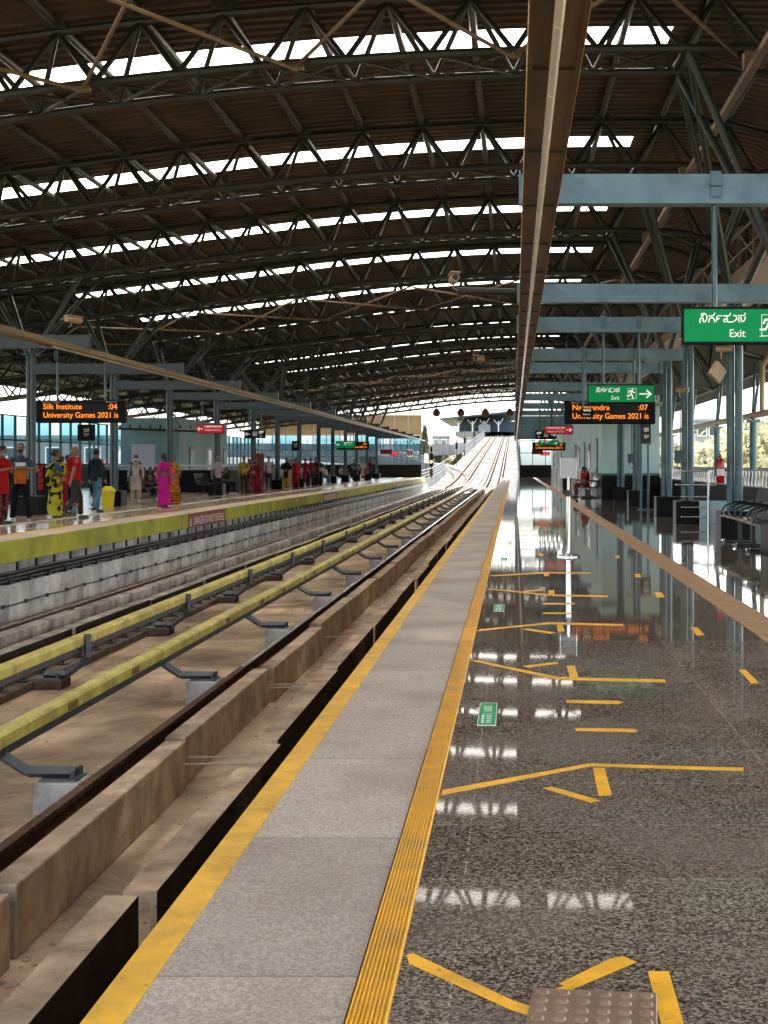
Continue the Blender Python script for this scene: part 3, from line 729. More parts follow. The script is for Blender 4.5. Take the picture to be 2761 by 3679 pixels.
# green floor stickers, lettering turned to read from the track side
for (x0, x1, y0, y1, lab) in ((-.178, -.086, 6.34, 6.95, 'green floor sticker reading LADIES, nearer one'), (-.174, -.083, 11.25, 11.84, 'small green floor sticker near the tactile strip, farther one'), (-.174, -.083, 17.2, 17.8, 'small green floor sticker beside the third queue mark')):
    t = thing('floor_sticker', lab, 'sticker', (0, 0, .0008), 0, 'green floor stickers')
    b = MB(); b.box(x0, x1, y0, y1, -.0005, .0006); b.build('border', M['letter'], t)
    b = MB(); b.box(x0 + .004, x1 - .004, y0 + .018, y1 - .014, .0007, .0012); b.build('panel', M['sign_green'], t)
    l = text_mb('LADIES', .062, 1.0, 'CENTER', .0002); cx = (x0 + x1) / 2
    l.v = [(cx + .02 - p[1], y0 + .72 * (y1 - y0) + p[0] * .85, p[2] + .0015) for p in l.v]; l.build('lettering', M['letter'], t)
    b = MB()
    for k in range(5):
        yy = y0 + .12 * (y1 - y0) + k * .045
        b.tube([(cx - .02 + .006 * math.cos(a), yy + .016 * math.sin(a), .0014) for a in [q * PI / 5 for q in range(0, 9)]], .0022, 4)
        b.tube([(cx - .005, yy, .0014), (cx + .022, yy + .004, .0014)], .0022, 4)
    b.build('script', M['letter'], t)
    b = MB(); b.box(cx - .025, cx + .025, y0 + .5 * (y1 - y0), y0 + .5 * (y1 - y0) + .006, .0013, .0016); b.build('divider', M['letter'], t)

# ------------------------------------------------------------------ hanging signs
KN = [[(352, 330), (345, 300), (350, 255), (380, 235), (405, 252), (402, 282), (420, 312), (450, 306), (470, 272), (478, 222), (462, 178), (425, 156), (388, 160), (370, 184), (384, 206), (404, 202), (408, 184), (394, 174)],
      [(512, 320), (515, 268), (545, 238), (590, 240), (610, 270), (615, 318)], [(508, 204), (595, 200), (622, 150)],
      [(755, 200), (695, 200), (657, 216), (657, 246), (682, 257), (706, 250)], [(682, 257), (650, 276), (645, 308)],
      [(780, 204), (890, 199), (912, 150)], [(835, 206), (850, 232), (845, 262), (800, 262), (782, 285), (802, 314), (845, 305), (858, 275)], [(850, 302), (885, 318), (935, 316), (990, 298), (1026, 258), (1022, 212), (988, 190), (968, 202)],
      [(1050, 197), (1162, 196), (1186, 150)], [(1082, 320), (1056, 282), (1062, 242), (1092, 226), (1112, 246), (1106, 278), (1122, 306), (1156, 300), (1180, 262), (1184, 214)]]
MAN = [[(1462, 455), (1560, 452), (1600, 385)], [(1600, 385), (1650, 420), (1668, 520), (1690, 560)], [(1600, 385), (1640, 270)], [(1525, 340), (1555, 275), (1640, 265), (1700, 330), (1740, 330)]]
DOOR = [[(1490, 430), (1490, 182), (1795, 182), (1795, 560), (1490, 575), (1490, 490)], [(1450, 578), (1560, 575)]]
def board(t, w, h, m, d=.09):
    b = MB(); b.bbox(0, w, -d / 2, d / 2, -h, 0, .006); b.build('frame', M['sign_black'], t)
    b = MB(); b.box(.018, w - .012, -d / 2 - .004, -d / 2 - .001, -h + .024, -.022); b.build('panel', M[m], t)
    return -d / 2 - .005
def arrow(x, z, s, dr, y):
    f = lambda u, v: (x + dr * u * s, z + v * s)
    return strokes([[(-.5, 0), (.45, 0)], [(.12, .32), (.48, 0), (.12, -.32)]], s * .13, y, f)
def exit_sign(x, y, lab, poles, txt=True, s=4.66e-4):
    t = thing('exit_sign', lab, 'sign', (x, y, 2.62), 0, 'green exit signs')
    yf = board(t, 1.14, .325, 'sign_green'); f = lambda u, v: ((u - 18) * s, -(v - 30) * s)
    strokes(KN, .0088, yf, f).build('script', M['sign_white'], t)
    stand_up(text_mb('Exit', .096, .95, 'RIGHT'), .545, yf - .002, -.262).build('lettering', M['sign_white'], t)
    b = strokes(MAN, .017, yf, f); cx, cz = f(1672, 225); b.poly([(cx + .013 * math.cos(a), yf, cz + .013 * math.sin(a)) for a in [k * PI / 6 for k in range(12)]], (0, -.003, 0))
    b2 = strokes(DOOR, .005, yf, f); b2.build('doorway', M['sign_white'], t); b.build('running_man', M['sign_white'], t)
    arrow(.985, -.165, .19, 1, yf).build('arrow', M['sign_white'], t)
    hanger(t, poles, 3.52 - 2.62 + .02, 0)
    return t
def hpoles(t, xs, zbase, up_to):
    for x in xs:
        b = MB(); b.tube([(x, 0, zbase), (x, 0, up_to)], .024, 10); b.box(x - .045, x + .045, -.092, -.0865, up_to + .02, up_to + .24); b.box(x - .05, x + .05, -.12, -.092, up_to + .11, up_to + .14)
        b.build('hanger_pole', M['col_paint'], t, True)
def hanger(t, xs, ztop, zs, y=0, m=None): hpoles(t, xs, zs, ztop)
exit_sign(1.452, 11.4, 'large green exit sign hung from the first pale blue cross beam', (.285, .86))
exit_sign(1.25, 22.4, 'green exit sign with running man and arrow hung in front of an amber display', (.27, .875))
def led_board(x, y, z, lab, l1, num, l2, poles, w=1.965, h=.5):
    t = thing('led_display', lab, 'display', (x, y, z), 0, 'amber train displays')
    b = MB(); b.bbox(0, w, -.1, .1, -h, 0, .02); b.build('housing', M['sign_black'], t)
    b = MB(); b.box(.15, w - .165, -.104, -.101, -h + .085, -.075); b.build('screen', M['led_back'], t)
    for (s, xx, zz, al) in ((l1, .165, -.20, 'LEFT'), (num, w - .165, -.20, 'RIGHT'), (l2, .165, -.385, 'LEFT')):
        o = stand_up(text_mb(s, .172, .93 if len(s) > 15 else 1.0, al), xx, -.107, zz).build('led_text', M['led'], t)
    stand_up(text_mb('Platform / Towards', .05, 1), .15, -.104, -.058).build('caption', M['letter'], t)
    stand_up(text_mb('Arrival Time', .05, 1, 'RIGHT'), w - .17, -.104, -.058).build('caption', M['letter'], t)
    hpoles(t, poles, 0, 3.52 - z)
    return t
led_board(1.093, 28.5, 2.63, 'amber LED train display partly hidden by the green exit sign', 'Nagasandra', ':07', 'University Games 2021 is', (.45, 1.5))
led_board(1.14, 79, 2.58, 'small distant amber LED display far down the near platform', 'Nagasandra', ':07', 'University Games 2021 is', (.45, 1.5))
led_board(-10.5, 29, 2.67, 'amber LED train display with two text lines over the opposite platform', 'Silk Institute', ':04', 'University Games 2021 is', (.45, 1.5))
led_board(-10.8, 80.5, 2.65, 'distant amber LED display half covered by a green sign over the opposite platform', 'Silk Institute', ':04', 'University Games 2021 is', (.45, 1.5))
def small_sign(x, y, z, w, h, m, lab, cat, draw, poles, grp=None):
    t = thing('hanging_sign', lab, cat, (x, y, z), 0, grp); yf = board(t, w, h, m, .08); draw(t, yf, w, h); hpoles(t, poles, 0, 3.52 - z); return t
def scribble(x, z, w, h, n, yf, seed):
    """small rounded regional script"""
    r = random.Random(seed); L = []
    for i in range(n):
        cx = x + w * (i + .5) / n; a0 = r.random() * 6; s = w / n * .42
        L.append([(cx + s * math.cos(a0 + k * .8), z + h * .35 * math.sin(a0 + k * .8)) for k in range(r.choice((5, 6, 7)))])
        L.append([(cx - s, z + h * .5), (cx + s * .6, z + h * .5), (cx + s, z + h * .75)])
    return strokes(L, h * .17, yf, lambda u, v: (u, v))
def red(dr, seed):
    def d(t, yf, w, h):
        x0 = .06 if dr > 0 else .32
        scribble(x0, -.105, .72, .07, 9, yf, 4).build('script', M['sign_white'], t)
        stand_up(text_mb('Emergency Train Stop', .082, .82), x0 + (.06 if dr > 0 else .03), yf - .002, -.25).build('lettering', M['sign_white'], t)
        arrow(w - .16 if dr > 0 else .15, -h / 2, .2, dr, yf).build('arrow', M['sign_white'], t)
    return d
small_sign(1.17, 50, 2.73, 1.08, .33, 'sign_red', 'red emergency train stop sign with arrow over the near platform', 'sign', red(1, 3), (.25, .85))
small_sign(-12.77, 53, 2.87, 1.1, .37, 'sign_red', 'red emergency train stop sign with arrow over the opposite platform', 'sign', red(-1, 3), (.25, .85))
def lift(dr):
    def d(t, yf, w, h):
        xx = .08 if dr > 0 else w - .28
        scribble(xx, -.12, .2, .1, 3, yf, 8).build('script', M['sign_white'], t); stand_up(text_mb('Lift', .085), xx + .03, yf - .002, -.30).build('lettering', M['sign_white'], t)
        strokes([[(0, 0), (1, 0), (1, 1), (0, 1), (0, 0)], [(.3, .2), (.3, .7)], [(.7, .2), (.7, .7)], [(.5, .15), (.5, .75)]], .012, yf, lambda u, v: (w * .42 + u * .16, -h * .7 + v * .16)).build('pictogram', M['sign_white'], t)
        arrow(w - .15 if dr > 0 else .16, -h / 2, .2, dr, yf).build('arrow', M['sign_white'], t)
    return d
small_sign(.94, 58, 2.74, .95, .37, 'sign_black', 'black lift sign with white lettering over the near platform', 'sign', lift(1), (.2, .75))
small_sign(-11.67, 57, 2.75, .92, .36, 'sign_black', 'black lift sign with white arrow over the opposite platform', 'sign', lift(-1), (.2, .75))
def grn(dr):
    def d(t, yf, w, h):
        scribble(.12 if dr > 0 else .62, -.11, .36, .07, 4, yf, 5).build('script', M['sign_white'], t); stand_up(text_mb('Exit', .1), .3 if dr > 0 else .75, yf - .002, -.25).build('lettering', M['sign_white'], t)
        f = lambda u, v: (w * .5 + (u - 1640) * 4e-4, -.03 - (v - 180) * 5.5e-4)
        strokes(MAN, .02, yf, f).build('running_man', M['sign_white'], t); arrow(w - .17 if dr > 0 else .17, -h / 2, .2, dr, yf).build('arrow', M['sign_white'], t)
    return d
small_sign(1.34, 72, 2.57, 1.1, .31, 'sign_green', 'small distant green exit sign with arrow in front of a far display', 'sign', grn(1), (.25, .85))
small_sign(-10.42, 77, 2.62, 1.14, .43, 'sign_green', 'dark green exit sign with arrow over the opposite platform', 'sign', grn(-1), (.25, .85))
def plat(t, yf, w, h):
    scribble(.05, -.05, .17, .04, 4, yf, 2).build('script', M['sign_white'], t); stand_up(text_mb('Platform', .045), .05, yf - .002, -.14).build('lettering', M['sign_white'], t)
small_sign(1.42, 28.1, 2.45, .28, .185, 'sign_black', 'little black platform sign hanging in front of the amber display', 'sign', plat, (.06,))
small_sign(1.62, 71.5, 2.46, .28, .185, 'sign_black', 'tiny black platform sign in front of the far green sign', 'sign', plat, (.06,))
for (x, y, dr, lab) in ((1.37, 100, 1, 'glowing red arrow display far down the near platform'), (-9.9, 98, 1, 'glowing red arrow display far along the opposite platform')):
    t = thing('arrow_display', lab, 'display', (x, y, 2.36), 0, 'red arrow displays')
    b = MB(); b.bbox(0, .85, -.06, .06, -.34, 0, .01); b.build('board', M['red_board'], t)
    b = MB(); b.box(.65, 1.35, -.05, .05, -.42, -.16); b.build('housing', M['sign_black'], t)
    bb = MB(); bb.box(.72, 1.15, -.056, -.051, -.36, -.22); bb.poly([(1.16, -.056, -.18), (1.33, -.056, -.29), (1.16, -.056, -.40)], (0, .005, 0)); bb.build('lit_arrow', M['led_red'], t); hpoles(t, (.2, .7), 0, 1.16)
# red boards on the green fascia
def fascia_sign(y0, y1, lab, txt):
    t = thing('fascia_sign', lab, 'sign', (-8.318, y0, -.004), R(90), 'red signs on the green fascia')
    w = y1 - y0
    b = MB(); b.bbox(0, w, -.012, .0, -.375, 0, .004); b.build('board', M['red_board'], t)
    l = stand_up(text_mb(txt, .30, 1, 'LEFT', .001), 0, -.0145, -.31); mx = max(p[0] for p in l.v); sc = w * .76 / mx
    l.v = [(w * .13 + p[0] * sc, p[1], p[2]) for p in l.v]; l.build('lettering', M['letter'], t)
    for x in (.03 * w, .90 * w):
        strokes([[(0, 0), (1, 0), (.5, 1.6), (0, 0)], [(.5, .5), (.5, 1)]], .028, -.0125, lambda u, v: (x + u * .2, -.31 + v * .13)).build('warning_triangle', M['letter'], t)
fascia_sign(33.6, 37.9, 'red warning board with tall pale lettering, nearest on the green fascia', 'DANGER DO NOT ENTER')
fascia_sign(57.5, 61.5, 'small red warning board, middle one on the green fascia', 'DANGER DO NOT ENTER')
fascia_sign(93, 98, 'pale distant warning board, smallest on the green fascia', 'DANGER DO NOT ENTER')

# ------------------------------------------------------------------ things on the near platform
t = thing('sign_stand', 'chrome floor stand holding a blank grey placard on the polished floor', 'sign stand', (.745, 17.96, 0))
b = MB(); b.lathe([(.165, 0), (.165, .012), (.12, .03), (.04, .042), (.03, .05)], n=28); b.build('base', M['chrome'], t, True)
b = MB(); b.tube([(0, 0, .04), (0, 0, .86)], .034, 14); b.build('post', M['chrome'], t, True)
b = MB(); b.tube([(0, 0, .82), (0, 0, .91)], .05, 12); b.box(-.055, .055, -.02, .02, .84, .89); b.build('collar', M['black'], t, True)
b = MB(); b.tube([(0, 0, .9), (0, 0, 1.09)], .018, 10); b.build('rod', M['chrome'], t, True)
b = MB(); b.bbox(-.108, .108, -.012, .012, 1.07, 1.345, .003); b.build('placard', M['placard'], t)
for x in (-.116, .108):
    b = MB(); b.box(x, x + .008, -.016, .016, 1.065, 1.36); b.build('side_rail', M['chrome'], t)
def extinguisher(x, y, z, lab):
    t = thing('fire_extinguisher', lab, 'fire extinguisher', (x, y, z))
    b = MB(); b.lathe([(.062, 0), (.070, .012), (.070, .36), (.055, .405), (.025, .43), (.022, .445)], n=20); b.build('cylinder', M['ext_red'], t, True)
    b = MB(); b.lathe([(.0715, .13), (.0715, .24)], n=20); b.build('paper_label', M['letter'], t, True)
    b = MB(); b.tube([(0, 0, .43), (0, 0, .49)], .016, 8); b.tube([(0, 0, .48), (-.06, -.02, .50)], .008, 6); b.tube([(-.01, 0, .49), (-.005, -.01, .53), (.02, -.02, .545)], .007, 6); b.tube([(0, 0, .53), (-.05, -.02, .545)], .008, 6); b.build('valve', M['black'], t, True)
    b = MB(); b.tube([(-.02, 0, .46), (-.07, -.02, .42), (-.085, -.02, .3), (-.08, -.02, .12)], .011, 7); b.build('hose', M['black'], t, True)
    b = MB(); b.box(.05, .13, .03, .06, .2, .24); b.build('wall_hook', M['dark_steel'], t)
extinguisher(3.50, 22.3, .94, 'red fire extinguisher with white label hung on a column beside the benches')

def make_bench(n, lab, loc, rz, grp='black waiting benches'):
    """seats along local x, facing -y"""
    t = thing('waiting_bench', lab, 'bench', loc, rz, grp)
    L = n * .58
    b = MB(); b.box(0, L, -.03, .03, .33, .38); b.build('beam', M['seat_black'], t)
    for x in [.3] + ([L - .3] if n > 1 else []) + ([L / 2] if n > 4 else []):
        b = MB(); b.box(x - .03, x + .03, -.03, .03, .03, .34); b.bbox(x - .035, x + .035, -.28, .26, .0, .045, .008); b.build('leg', M['seat_black'], t)
        b = MB(); b.lathe([(.04, 0), (.045, .02), (.03, .05)], (x, -.28, 0), 10); b.build('foot_cap', M['chrome'], t)
    for i in range(n):
        x0 = .58 * i + .03; x1 = x0 + .50
        prof = [(-.27, .425), (-.24, .445), (-.1, .42), (.1, .395), (.2, .41), (.27, .55), (.33, .80), (.36, .86)]
        b = MB(); k = len(prof)
        for x in (x0, x1):
            for (yy, z) in prof: b.v.append((x, yy, z))
            for (yy, z) in prof: b.v.append((x, yy + .012, z - .018))
        m2 = 2 * k
        for q in range(k - 1):
            b.f += [(q, q + 1, m2 + q + 1, m2 + q), (k + q, m2 + k + q, m2 + k + q + 1, k + q + 1), (q, k + q, k + q + 1, q + 1), (m2 + q, m2 + q + 1, m2 + k + q + 1, m2 + k + q)]
        b.f += [(0, m2, m2 + k, k), (k - 1, 2 * k - 1, m2 + 2 * k - 1, m2 + k - 1)]
        b.build('seat', M['seat_black'], t, True)
        b = MB(); b.tube([(x0, -.272, .425), (x1, -.272, .425)], .016, 8); b.build('seat_edge_highlight', M['edge_highlight'], t, True)
    for i in range(n + 1):
        x = .58 * i
        b = MB(); b.tube([(x, -.2, .40), (x, -.24, .50), (x, -.2, .58), (x, -.05, .64), (x, .12, .65), (x, .25, .62), (x, .3, .66)], .017, 8); b.build('armrest', M['seat_black'], t, True)
    return t
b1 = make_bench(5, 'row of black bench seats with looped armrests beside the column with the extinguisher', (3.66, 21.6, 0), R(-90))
extra = [((2.80, 51.2, 0), R(-90), 'black bench under the reading woman in red'), ((-13.4, 48, 0), R(90), 'black bench behind the woman in white kurta'), ((-13.4, 56.5, 0), R(90), 'black bench beside the grey-haired man in white shirt'),
         ((-13.4, 68, 0), R(90), 'black bench behind the man in yellow trousers group'), ((-13.4, 82, 0), R(90), 'black bench with the seated man in jeans'), ((-13.4, 94, 0), R(90), 'black bench far along the opposite platform')]
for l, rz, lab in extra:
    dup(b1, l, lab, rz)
    # keep the copies' own labels

# steel gate rails at the stair head
t = thing('stair_gate', 'stainless steel pipe gate at the head of the stairs', 'gate', (3.62, 27.6, 0))
b = MB(); b.tube([(.46, 0, 0), (.46, 0, 1.12)], .028, 10); b.build('post', M['stainless'], t, True)
for (z, x0, x1, r) in ((1.12, -.1, .46, .026), (.83, -.22, .62, .026), (.58, -.1, .48, .018), (.36, -.1, .48, .015), (.16, -.1, .48, .015)):
    b = MB(); b.tube([(x0, 0, z), (x1, 0, z)], r, 10); b.ell((x0, 0, z), (r * 1.2,) * 3, 8, 6); b.build('bar', M['stainless'], t, True)
b = MB(); b.bbox(3.96, 5.4, 27.9, 28.1, 0, .48, .005); tag(b.build('low_wall', M['cyan_wall']), 'low pale blue wall closing the stair opening behind the steel gate', 'wall')
# stair parapet with wavy balusters
t = thing('stair_parapet', 'dark granite stair parapet topped with a rail on wavy white balusters', 'parapet', (5.45, 0, 0))
b = MB(); b.bbox(-.08, .08, 19, 62, 0, .74, .006); b.build('wall', M['black_granite'], t)
b = MB(); b.box(-.1, .1, 19, 62, .742, .77); b.build('coping', M['concrete_pale'], t)
b = MB(); b.tube([(0, 19, 1.13), (0, 62, 1.13)], .028, 10); b.build('handrail', M['stainless'], t, True)
bm_ = MB(); bm_.tube([(0, .10 - .0 + .06 * math.sin(q * PI / 4), .77 + q * .0435) for q in range(9)], .016, 6); bmm = bm_.mesh('baluster', M['white'], True)
for i in range(100): obj('baluster', bmm, t, (0, 19.1 + .42 * i, 0))
# edge fence, outer columns and gutter on the street side
t = thing('edge_fence', 'dark slatted fence along the street side of the near platform', 'fence', (8.4, 0, 0))
for z in (.15, 1.12):
    b = MB(); b.box(-.02, .02, 14, 122, z - .025, z + .025); b.build('rail', M['window_frame'], t)
sm = MB()
for i in range(4): sm.box(-.012, .012, i * .26 - .03, i * .26 + .03, .15, 1.12)
smm = sm.mesh('slat_bay', M['window_frame'])
for i in range(100): obj('slat_bay', smm, t, (0, 14.2 + 1.05 * i, 0))
pm = MB(); pm.tube([(0, 0, 0), (0, 0, 2.62)], .12, 16); pme = pm.mesh('shaft', M['col_paint'], True)
cm = MB(); cm.box(-.2, .2, -.2, .2, 2.62, 2.70); cme = cm.mesh('head_plate', M['col_paint'])
for i, y in enumerate((28, 35.2, 42.6, 50.2, 57.5, 64.8, 72, 79.4, 86.7, 94, 101, 108)):
    t = thing('outer_column', 'slim teal column under the gutter pipe on the street side, %s from the camera' % ORD[i], 'column', (7.75, y, 0), 0, 'street side columns')
    obj('shaft', pme, t); obj('head_plate', cme, t)
    for sy in (-.5, .5):
        b = MB(); b.tube([(0, sy * .2, 2.7), (.15, sy, 4.6)], .05, 8); b.build('strut', M['col_paint'], t, True)
b = MB(); b.tube([(7.75, 14, 2.84), (7.75, 122, 2.84)], .11, 12); tag(b.build('gutter_pipe', M['cream'], None, True), 'long pinkish gutter pipe carried by the street side columns', 'pipe')
for i, (y, x) in enumerate(((40.9, 7.72), (39.6, 7.78), (47.6, 7.75), (33.5, 7.75))):
    b = MB(); b.tube([(x, y, 2.86), (x, y, 4.3), (x + .25, y, 4.7)], .085, 10); tag(b.build('downpipe', M['cream'], None, True), 'pale vertical downpipe joining the gutter pipe', 'pipe', 'downpipes over the gutter pipe')

# service building on the near platform
def block(x0, x1, y0, y1, h, lab, wall='cyan_wall', side=-1):
    t = thing('service_building', lab, 'building', (0, 0, 0), 0, 'service buildings on the platforms')
    b = MB(); b.box(x0, x1, y0, y1, .94, h); b.build('wall', M[wall], t)
    b = MB(); b.box(x0 - .01, x1 + .01, y0 - .01, y1, .86, .94); b.build('stripe', M['green_strip'], t)
    b = MB(); b.box(x0 - .015, x1 + .015, y0 - .015, y1, 0, .86); b.build('dado', M['black_granite'], t)
    xs = x0 if side < 0 else x1
    for k, yy in enumerate((2.2, 6.5, 10.8, 15.2, 19)):
        if y0 + yy + 1.2 > y1: break
        d = .03 * side
        b = MB(); b.box(min(xs, xs + d), max(xs, xs + d), y0 + yy, y0 + yy + 1.1, .02, 2.25); f = b.build('door' if k % 2 == 0 else 'notice_board', M['window_frame'] if k % 2 == 0 else M['letter'], t)
        b = MB(); b.box(min(xs + d, xs + 2 * d), max(xs + d, xs + 2 * d), y0 + yy + .15, y0 + yy + .95, 1.1, 2.1); b.build('pane', M['glass_dark'] if k % 2 else M['cyan_wall'], f)
    return t
block(3.14, 5.2, 46.9, 72, 4.1, 'pale blue service building with black base and green stripe beside the reading woman')
block(3.2, 5.2, 86, 112, 3.8, 'farther pale blue service building on the near platform')
block(-21.5, -18.3, 72, 84, 3.8, 'grey-blue service building on the opposite platform with a bright opening', 'teal_wall', 1)
t = COL.objects[-1].parent or COL.objects[-1]
b = MB(); b.box(-20.9, -19.6, 71.96, 71.985, .95, 2.35); o = b.build('service_window', M['letter'], [q for q in COL.objects if q.get('label', '').startswith('grey-blue service')][0])
t = thing('pipe_rack', 'dark pipework rack hung with rods above the grey-blue service building', 'pipe rack', (0, 0, 0))
b = MB(); b.tube([(-21.6, 71.5, 3.2), (-17.2, 71.5, 3.05)], .06, 6); b.build('pipe', M['dark_steel'], t)
for i in range(8):
    b = MB(); b.tube([(-21.4 + i * .55, 71.5, 3.2), (-21.4 + i * .55, 71.5, 3.4)], .05, 6); b.build('stub', M['dark_steel'], t)
# opposite platform: stair parapet, glazed walls
t = thing('stair_parapet', 'black granite stair parapet with a steel rail on the opposite platform', 'parapet', (0, 0, 0))
b = MB(); b.bbox(-19, -12.75, 59, 59.2, 0, 1.0, .006); b.bbox(-12.95, -12.75, 59.2, 86, 0, 1.0, .006); b.build('wall', M['black_granite'], t)
b = MB(); b.tube([(-19, 59.1, 1.2), (-12.85, 59.1, 1.2), (-12.85, 86, 1.2)], .03, 8); b.build('handrail', M['white'], t, True)
t = thing('stair_parapet', 'dark parapet with a pale rail behind the man in the navy tee shirt', 'parapet', (0, 0, 0))
b = MB(); b.bbox(-20, -15.2, 46, 46.2, 0, .95, .006); b.build('wall', M['black_granite'], t)
b = MB(); b.tube([(-20, 46.1, 1.18), (-15.2, 46.1, 1.18)], .03, 8); b.build('handrail', M['white'], t, True)
for i in range(8):
    b = MB(); b.tube([(-19.8 + i * .6, 46.1, .95), (-19.65 + i * .6, 46.1, 1.06), (-19.8 + i * .6, 46.1, 1.18)], .016, 6); b.build('baluster', M['white'], t, True)

def glazed(p0, p1, z_d, z_t, lab, step, top, louv=True, tint='glass'):
    """glazed wall from p0 to p1 (x,y)"""
    t = thing('glazed_wall', lab, 'glazed wall', (p0[0], p0[1], 0), math.atan2(p1[1] - p0[1], p1[0] - p0[0]), 'glazed walls around the platforms')
    L = math.hypot(p1[0] - p0[0], p1[1] - p0[1]); n = max(1, round(L / step)); step = L / n
    b = MB(); b.box(0, L, -.08, .08, 0, z_d); b.build('dado', M['black_granite'], t)
    for i in range(n + 1):
        b = MB(); b.box(i * step - .03, i * step + .03, -.06, .06, z_d, top); b.build('mullion', M['window_frame'], t)
    for z in (z_d + .02, (z_d + z_t) / 2, z_t):
        b = MB(); b.box(0, L, -.045, .045, z - .03, z + .03); b.build('transom', M['window_frame'], t)
    for i in range(n):
        b = MB(); b.box(i * step + .03, (i + 1) * step - .03, -.006, .006, z_d + .05, (z_d + z_t) / 2 - .03)
        b.build('pane', M['glass'], t)
        b = MB(); b.box(i * step + .03, (i + 1) * step - .03, -.006, .006, (z_d + z_t) / 2 + .03, z_t - .03); b.build('pane', M[tint if (i % 3) else 'glass'], t)
        if louv:
            z = z_t + .05
            b = MB()
            while z < top - .05:
                b.add([(i * step + .04, -.04, z), ((i + 1) * step - .04, -.04, z), ((i + 1) * step - .04, .03, z + .11), (i * step + .04, .03, z + .11)], [(0, 1, 2, 3)]); z += .095
            b.build('louvre', M['louvre'], t)
    return t
glazed((-24, 123.9), (-8.7, 123.9), 1.2, 3.95, 'far glazed end wall with louvres behind the opposite platform', 1.32, 5.9, True, 'blue_glass')
glazed((-24, 30), (-24, 123.7), 1.25, 3.6, 'long glazed back wall of the opposite platform', 1.6, 3.62, False, 'blue_glass')
glazed((.55, 123.9), (4.2, 123.9), 1.15, 3.5, 'far glazed end wall of the near platform', 1.25, 3.6, False)
b = MB(); b.box(-24.1, -8.6, 124.05, 124.15, 5.8, 7.3)
t = thing('signal_post', 'railway signal with a glowing orange lamp at the end of the opposite platform', 'signal', (-8.05, 128.5, 0))
b = MB(); b.box(-.05, .05, -.05, .05, -.1, 3.05); b.build('post', M['dark_steel'], t)
b = MB(); b.bbox(-.19, .19, -.14, -.02, 1.05, 2.35, .02); b.build('lamp_housing', M['sign_black'], t)
b = MB(); b.bbox(-.12, .12, -.14, -.02, 2.45, 2.95, .02); b.build('route_indicator', M['sign_black'], t)
b = MB(); b.ell((0, -.145, 1.5), (.11, .03, .11), 12, 8); b.build('lamp', mat('signal_lamp', (.8, .2, .02), .4, emit=(1, .22, .02), es=4), t, True)
b = MB(); b.bbox(-.16, .16, -.12, .12, .1, .8, .02); b.build('relay_box', M['rust'], t)
t = thing('platform_mirror', 'round convex mirror on a post at the end of the opposite platform', 'mirror', (-9.5, 120, 2.3))
b = MB(); b.ell((0, -.03, 0), (.36, .08, .36), 20, 12); b.build('glass_disc', M['mirror'], t, True)
b = MB(); b.tube([(0, .06, .2), (0, .06, 1.25)], .03, 8); b.build('hanger_pole', M['col_paint'], t)
for i, px in enumerate((-7.15, -4.9, -2.63, -.37)):
    t = thing('platform_monitor', 'round dark disc hanging from the last roof truss, %s counting towards the light trough' % ORD[i], 'monitor', (px, 121.8, 4.75 + 1.26), 0, 'round discs hanging under the last truss')
    b = MB(); b.ell((0, 0, 0), (.36, .12, .36), 20, 12); b.build('disc', M['rust'], t, True)
    b = MB(); b.box(-.17, .17, -.1, .1, .24, .42); b.box(-.03, .03, -.03, .03, .42, 1.3); b.build('mount', M['dark_steel'], t)

# cameras, floodlights, bins
def cctv(x, y, z, rz, lab, arm=None, s=1.0):
    t = thing('security_camera', lab, 'camera', (x, y, z), rz, 'cream security cameras')
    b = MB(); b.tube([(0, -.17 * s, 0), (0, .17 * s, 0)], .055 * s, 16); b.build('body', M['cream'], t, True)
    b = MB(); b.tube([(0, -.185 * s, 0), (0, -.165 * s, 0)], .036 * s, 14); b.build('lens', M['black'], t, True)
    b = MB(); b.box(-.06 * s, .06 * s, -.2 * s, .16 * s, .052 * s, .066 * s); b.build('sunshade', M['cream'], t)
    b = MB(); b.tube([(0, .05, -.04), (.0, .06, -.12), (.06, .06, -.15)], .014, 6); b.build('mount', M['cream'], t, True)
    if arm:
        b = MB(); b.tube([(.05, .06, -.16), (arm, .06, -.16)], .055, 10); b.build('arm', M['truss'], t, True)
cctv(-.83, 18.25, 3.83, R(8), 'round cream security camera facing forward on an arm of a cross beam', .86, 1.15)
cctv(-.85, 32.3, 3.85, R(-20), 'cream security camera angled down on an arm farther along the tracks', .9, 1.3)
cctv(-8.5, 25.4, 4.05, R(160), 'yellowish security camera tilted above the opposite light trough', None, 1.2)
for i, (x, y, z, rz, lab) in enumerate(((3.62, 28.3, 2.85, 60, 'cream camera on the column behind the large exit sign'), (3.5, 32.2, 2.72, 40, 'cream camera on a column near the green exit sign'), (3.52, 40, 2.7, 40, 'small cream camera on a farther column beside the pale blue building'), (3.55, 22.2, 3.2, 70, 'cream camera high on the column with the extinguisher'))):
    cctv(x, y, z, R(rz), lab, None, .8)
t = thing('floodlight', 'square beige floodlight on a bracket below the large exit sign', 'floodlight', (3.45, 22.3, 2.82), R(35))
b = MB(); b.bbox(-.14, .14, -.04, .04, -.14, .14, .01)
rm = Matrix.Rotation(R(38), 3, 'Y'); b.v = [tuple(rm @ Vector(p)) for p in b.v]; b.build('housing', M['cream'], t)
b = MB(); b.tube([(0, .03, 0), (.2, .1, 0)], .02, 6); b.build('bracket', M['cream'], t)
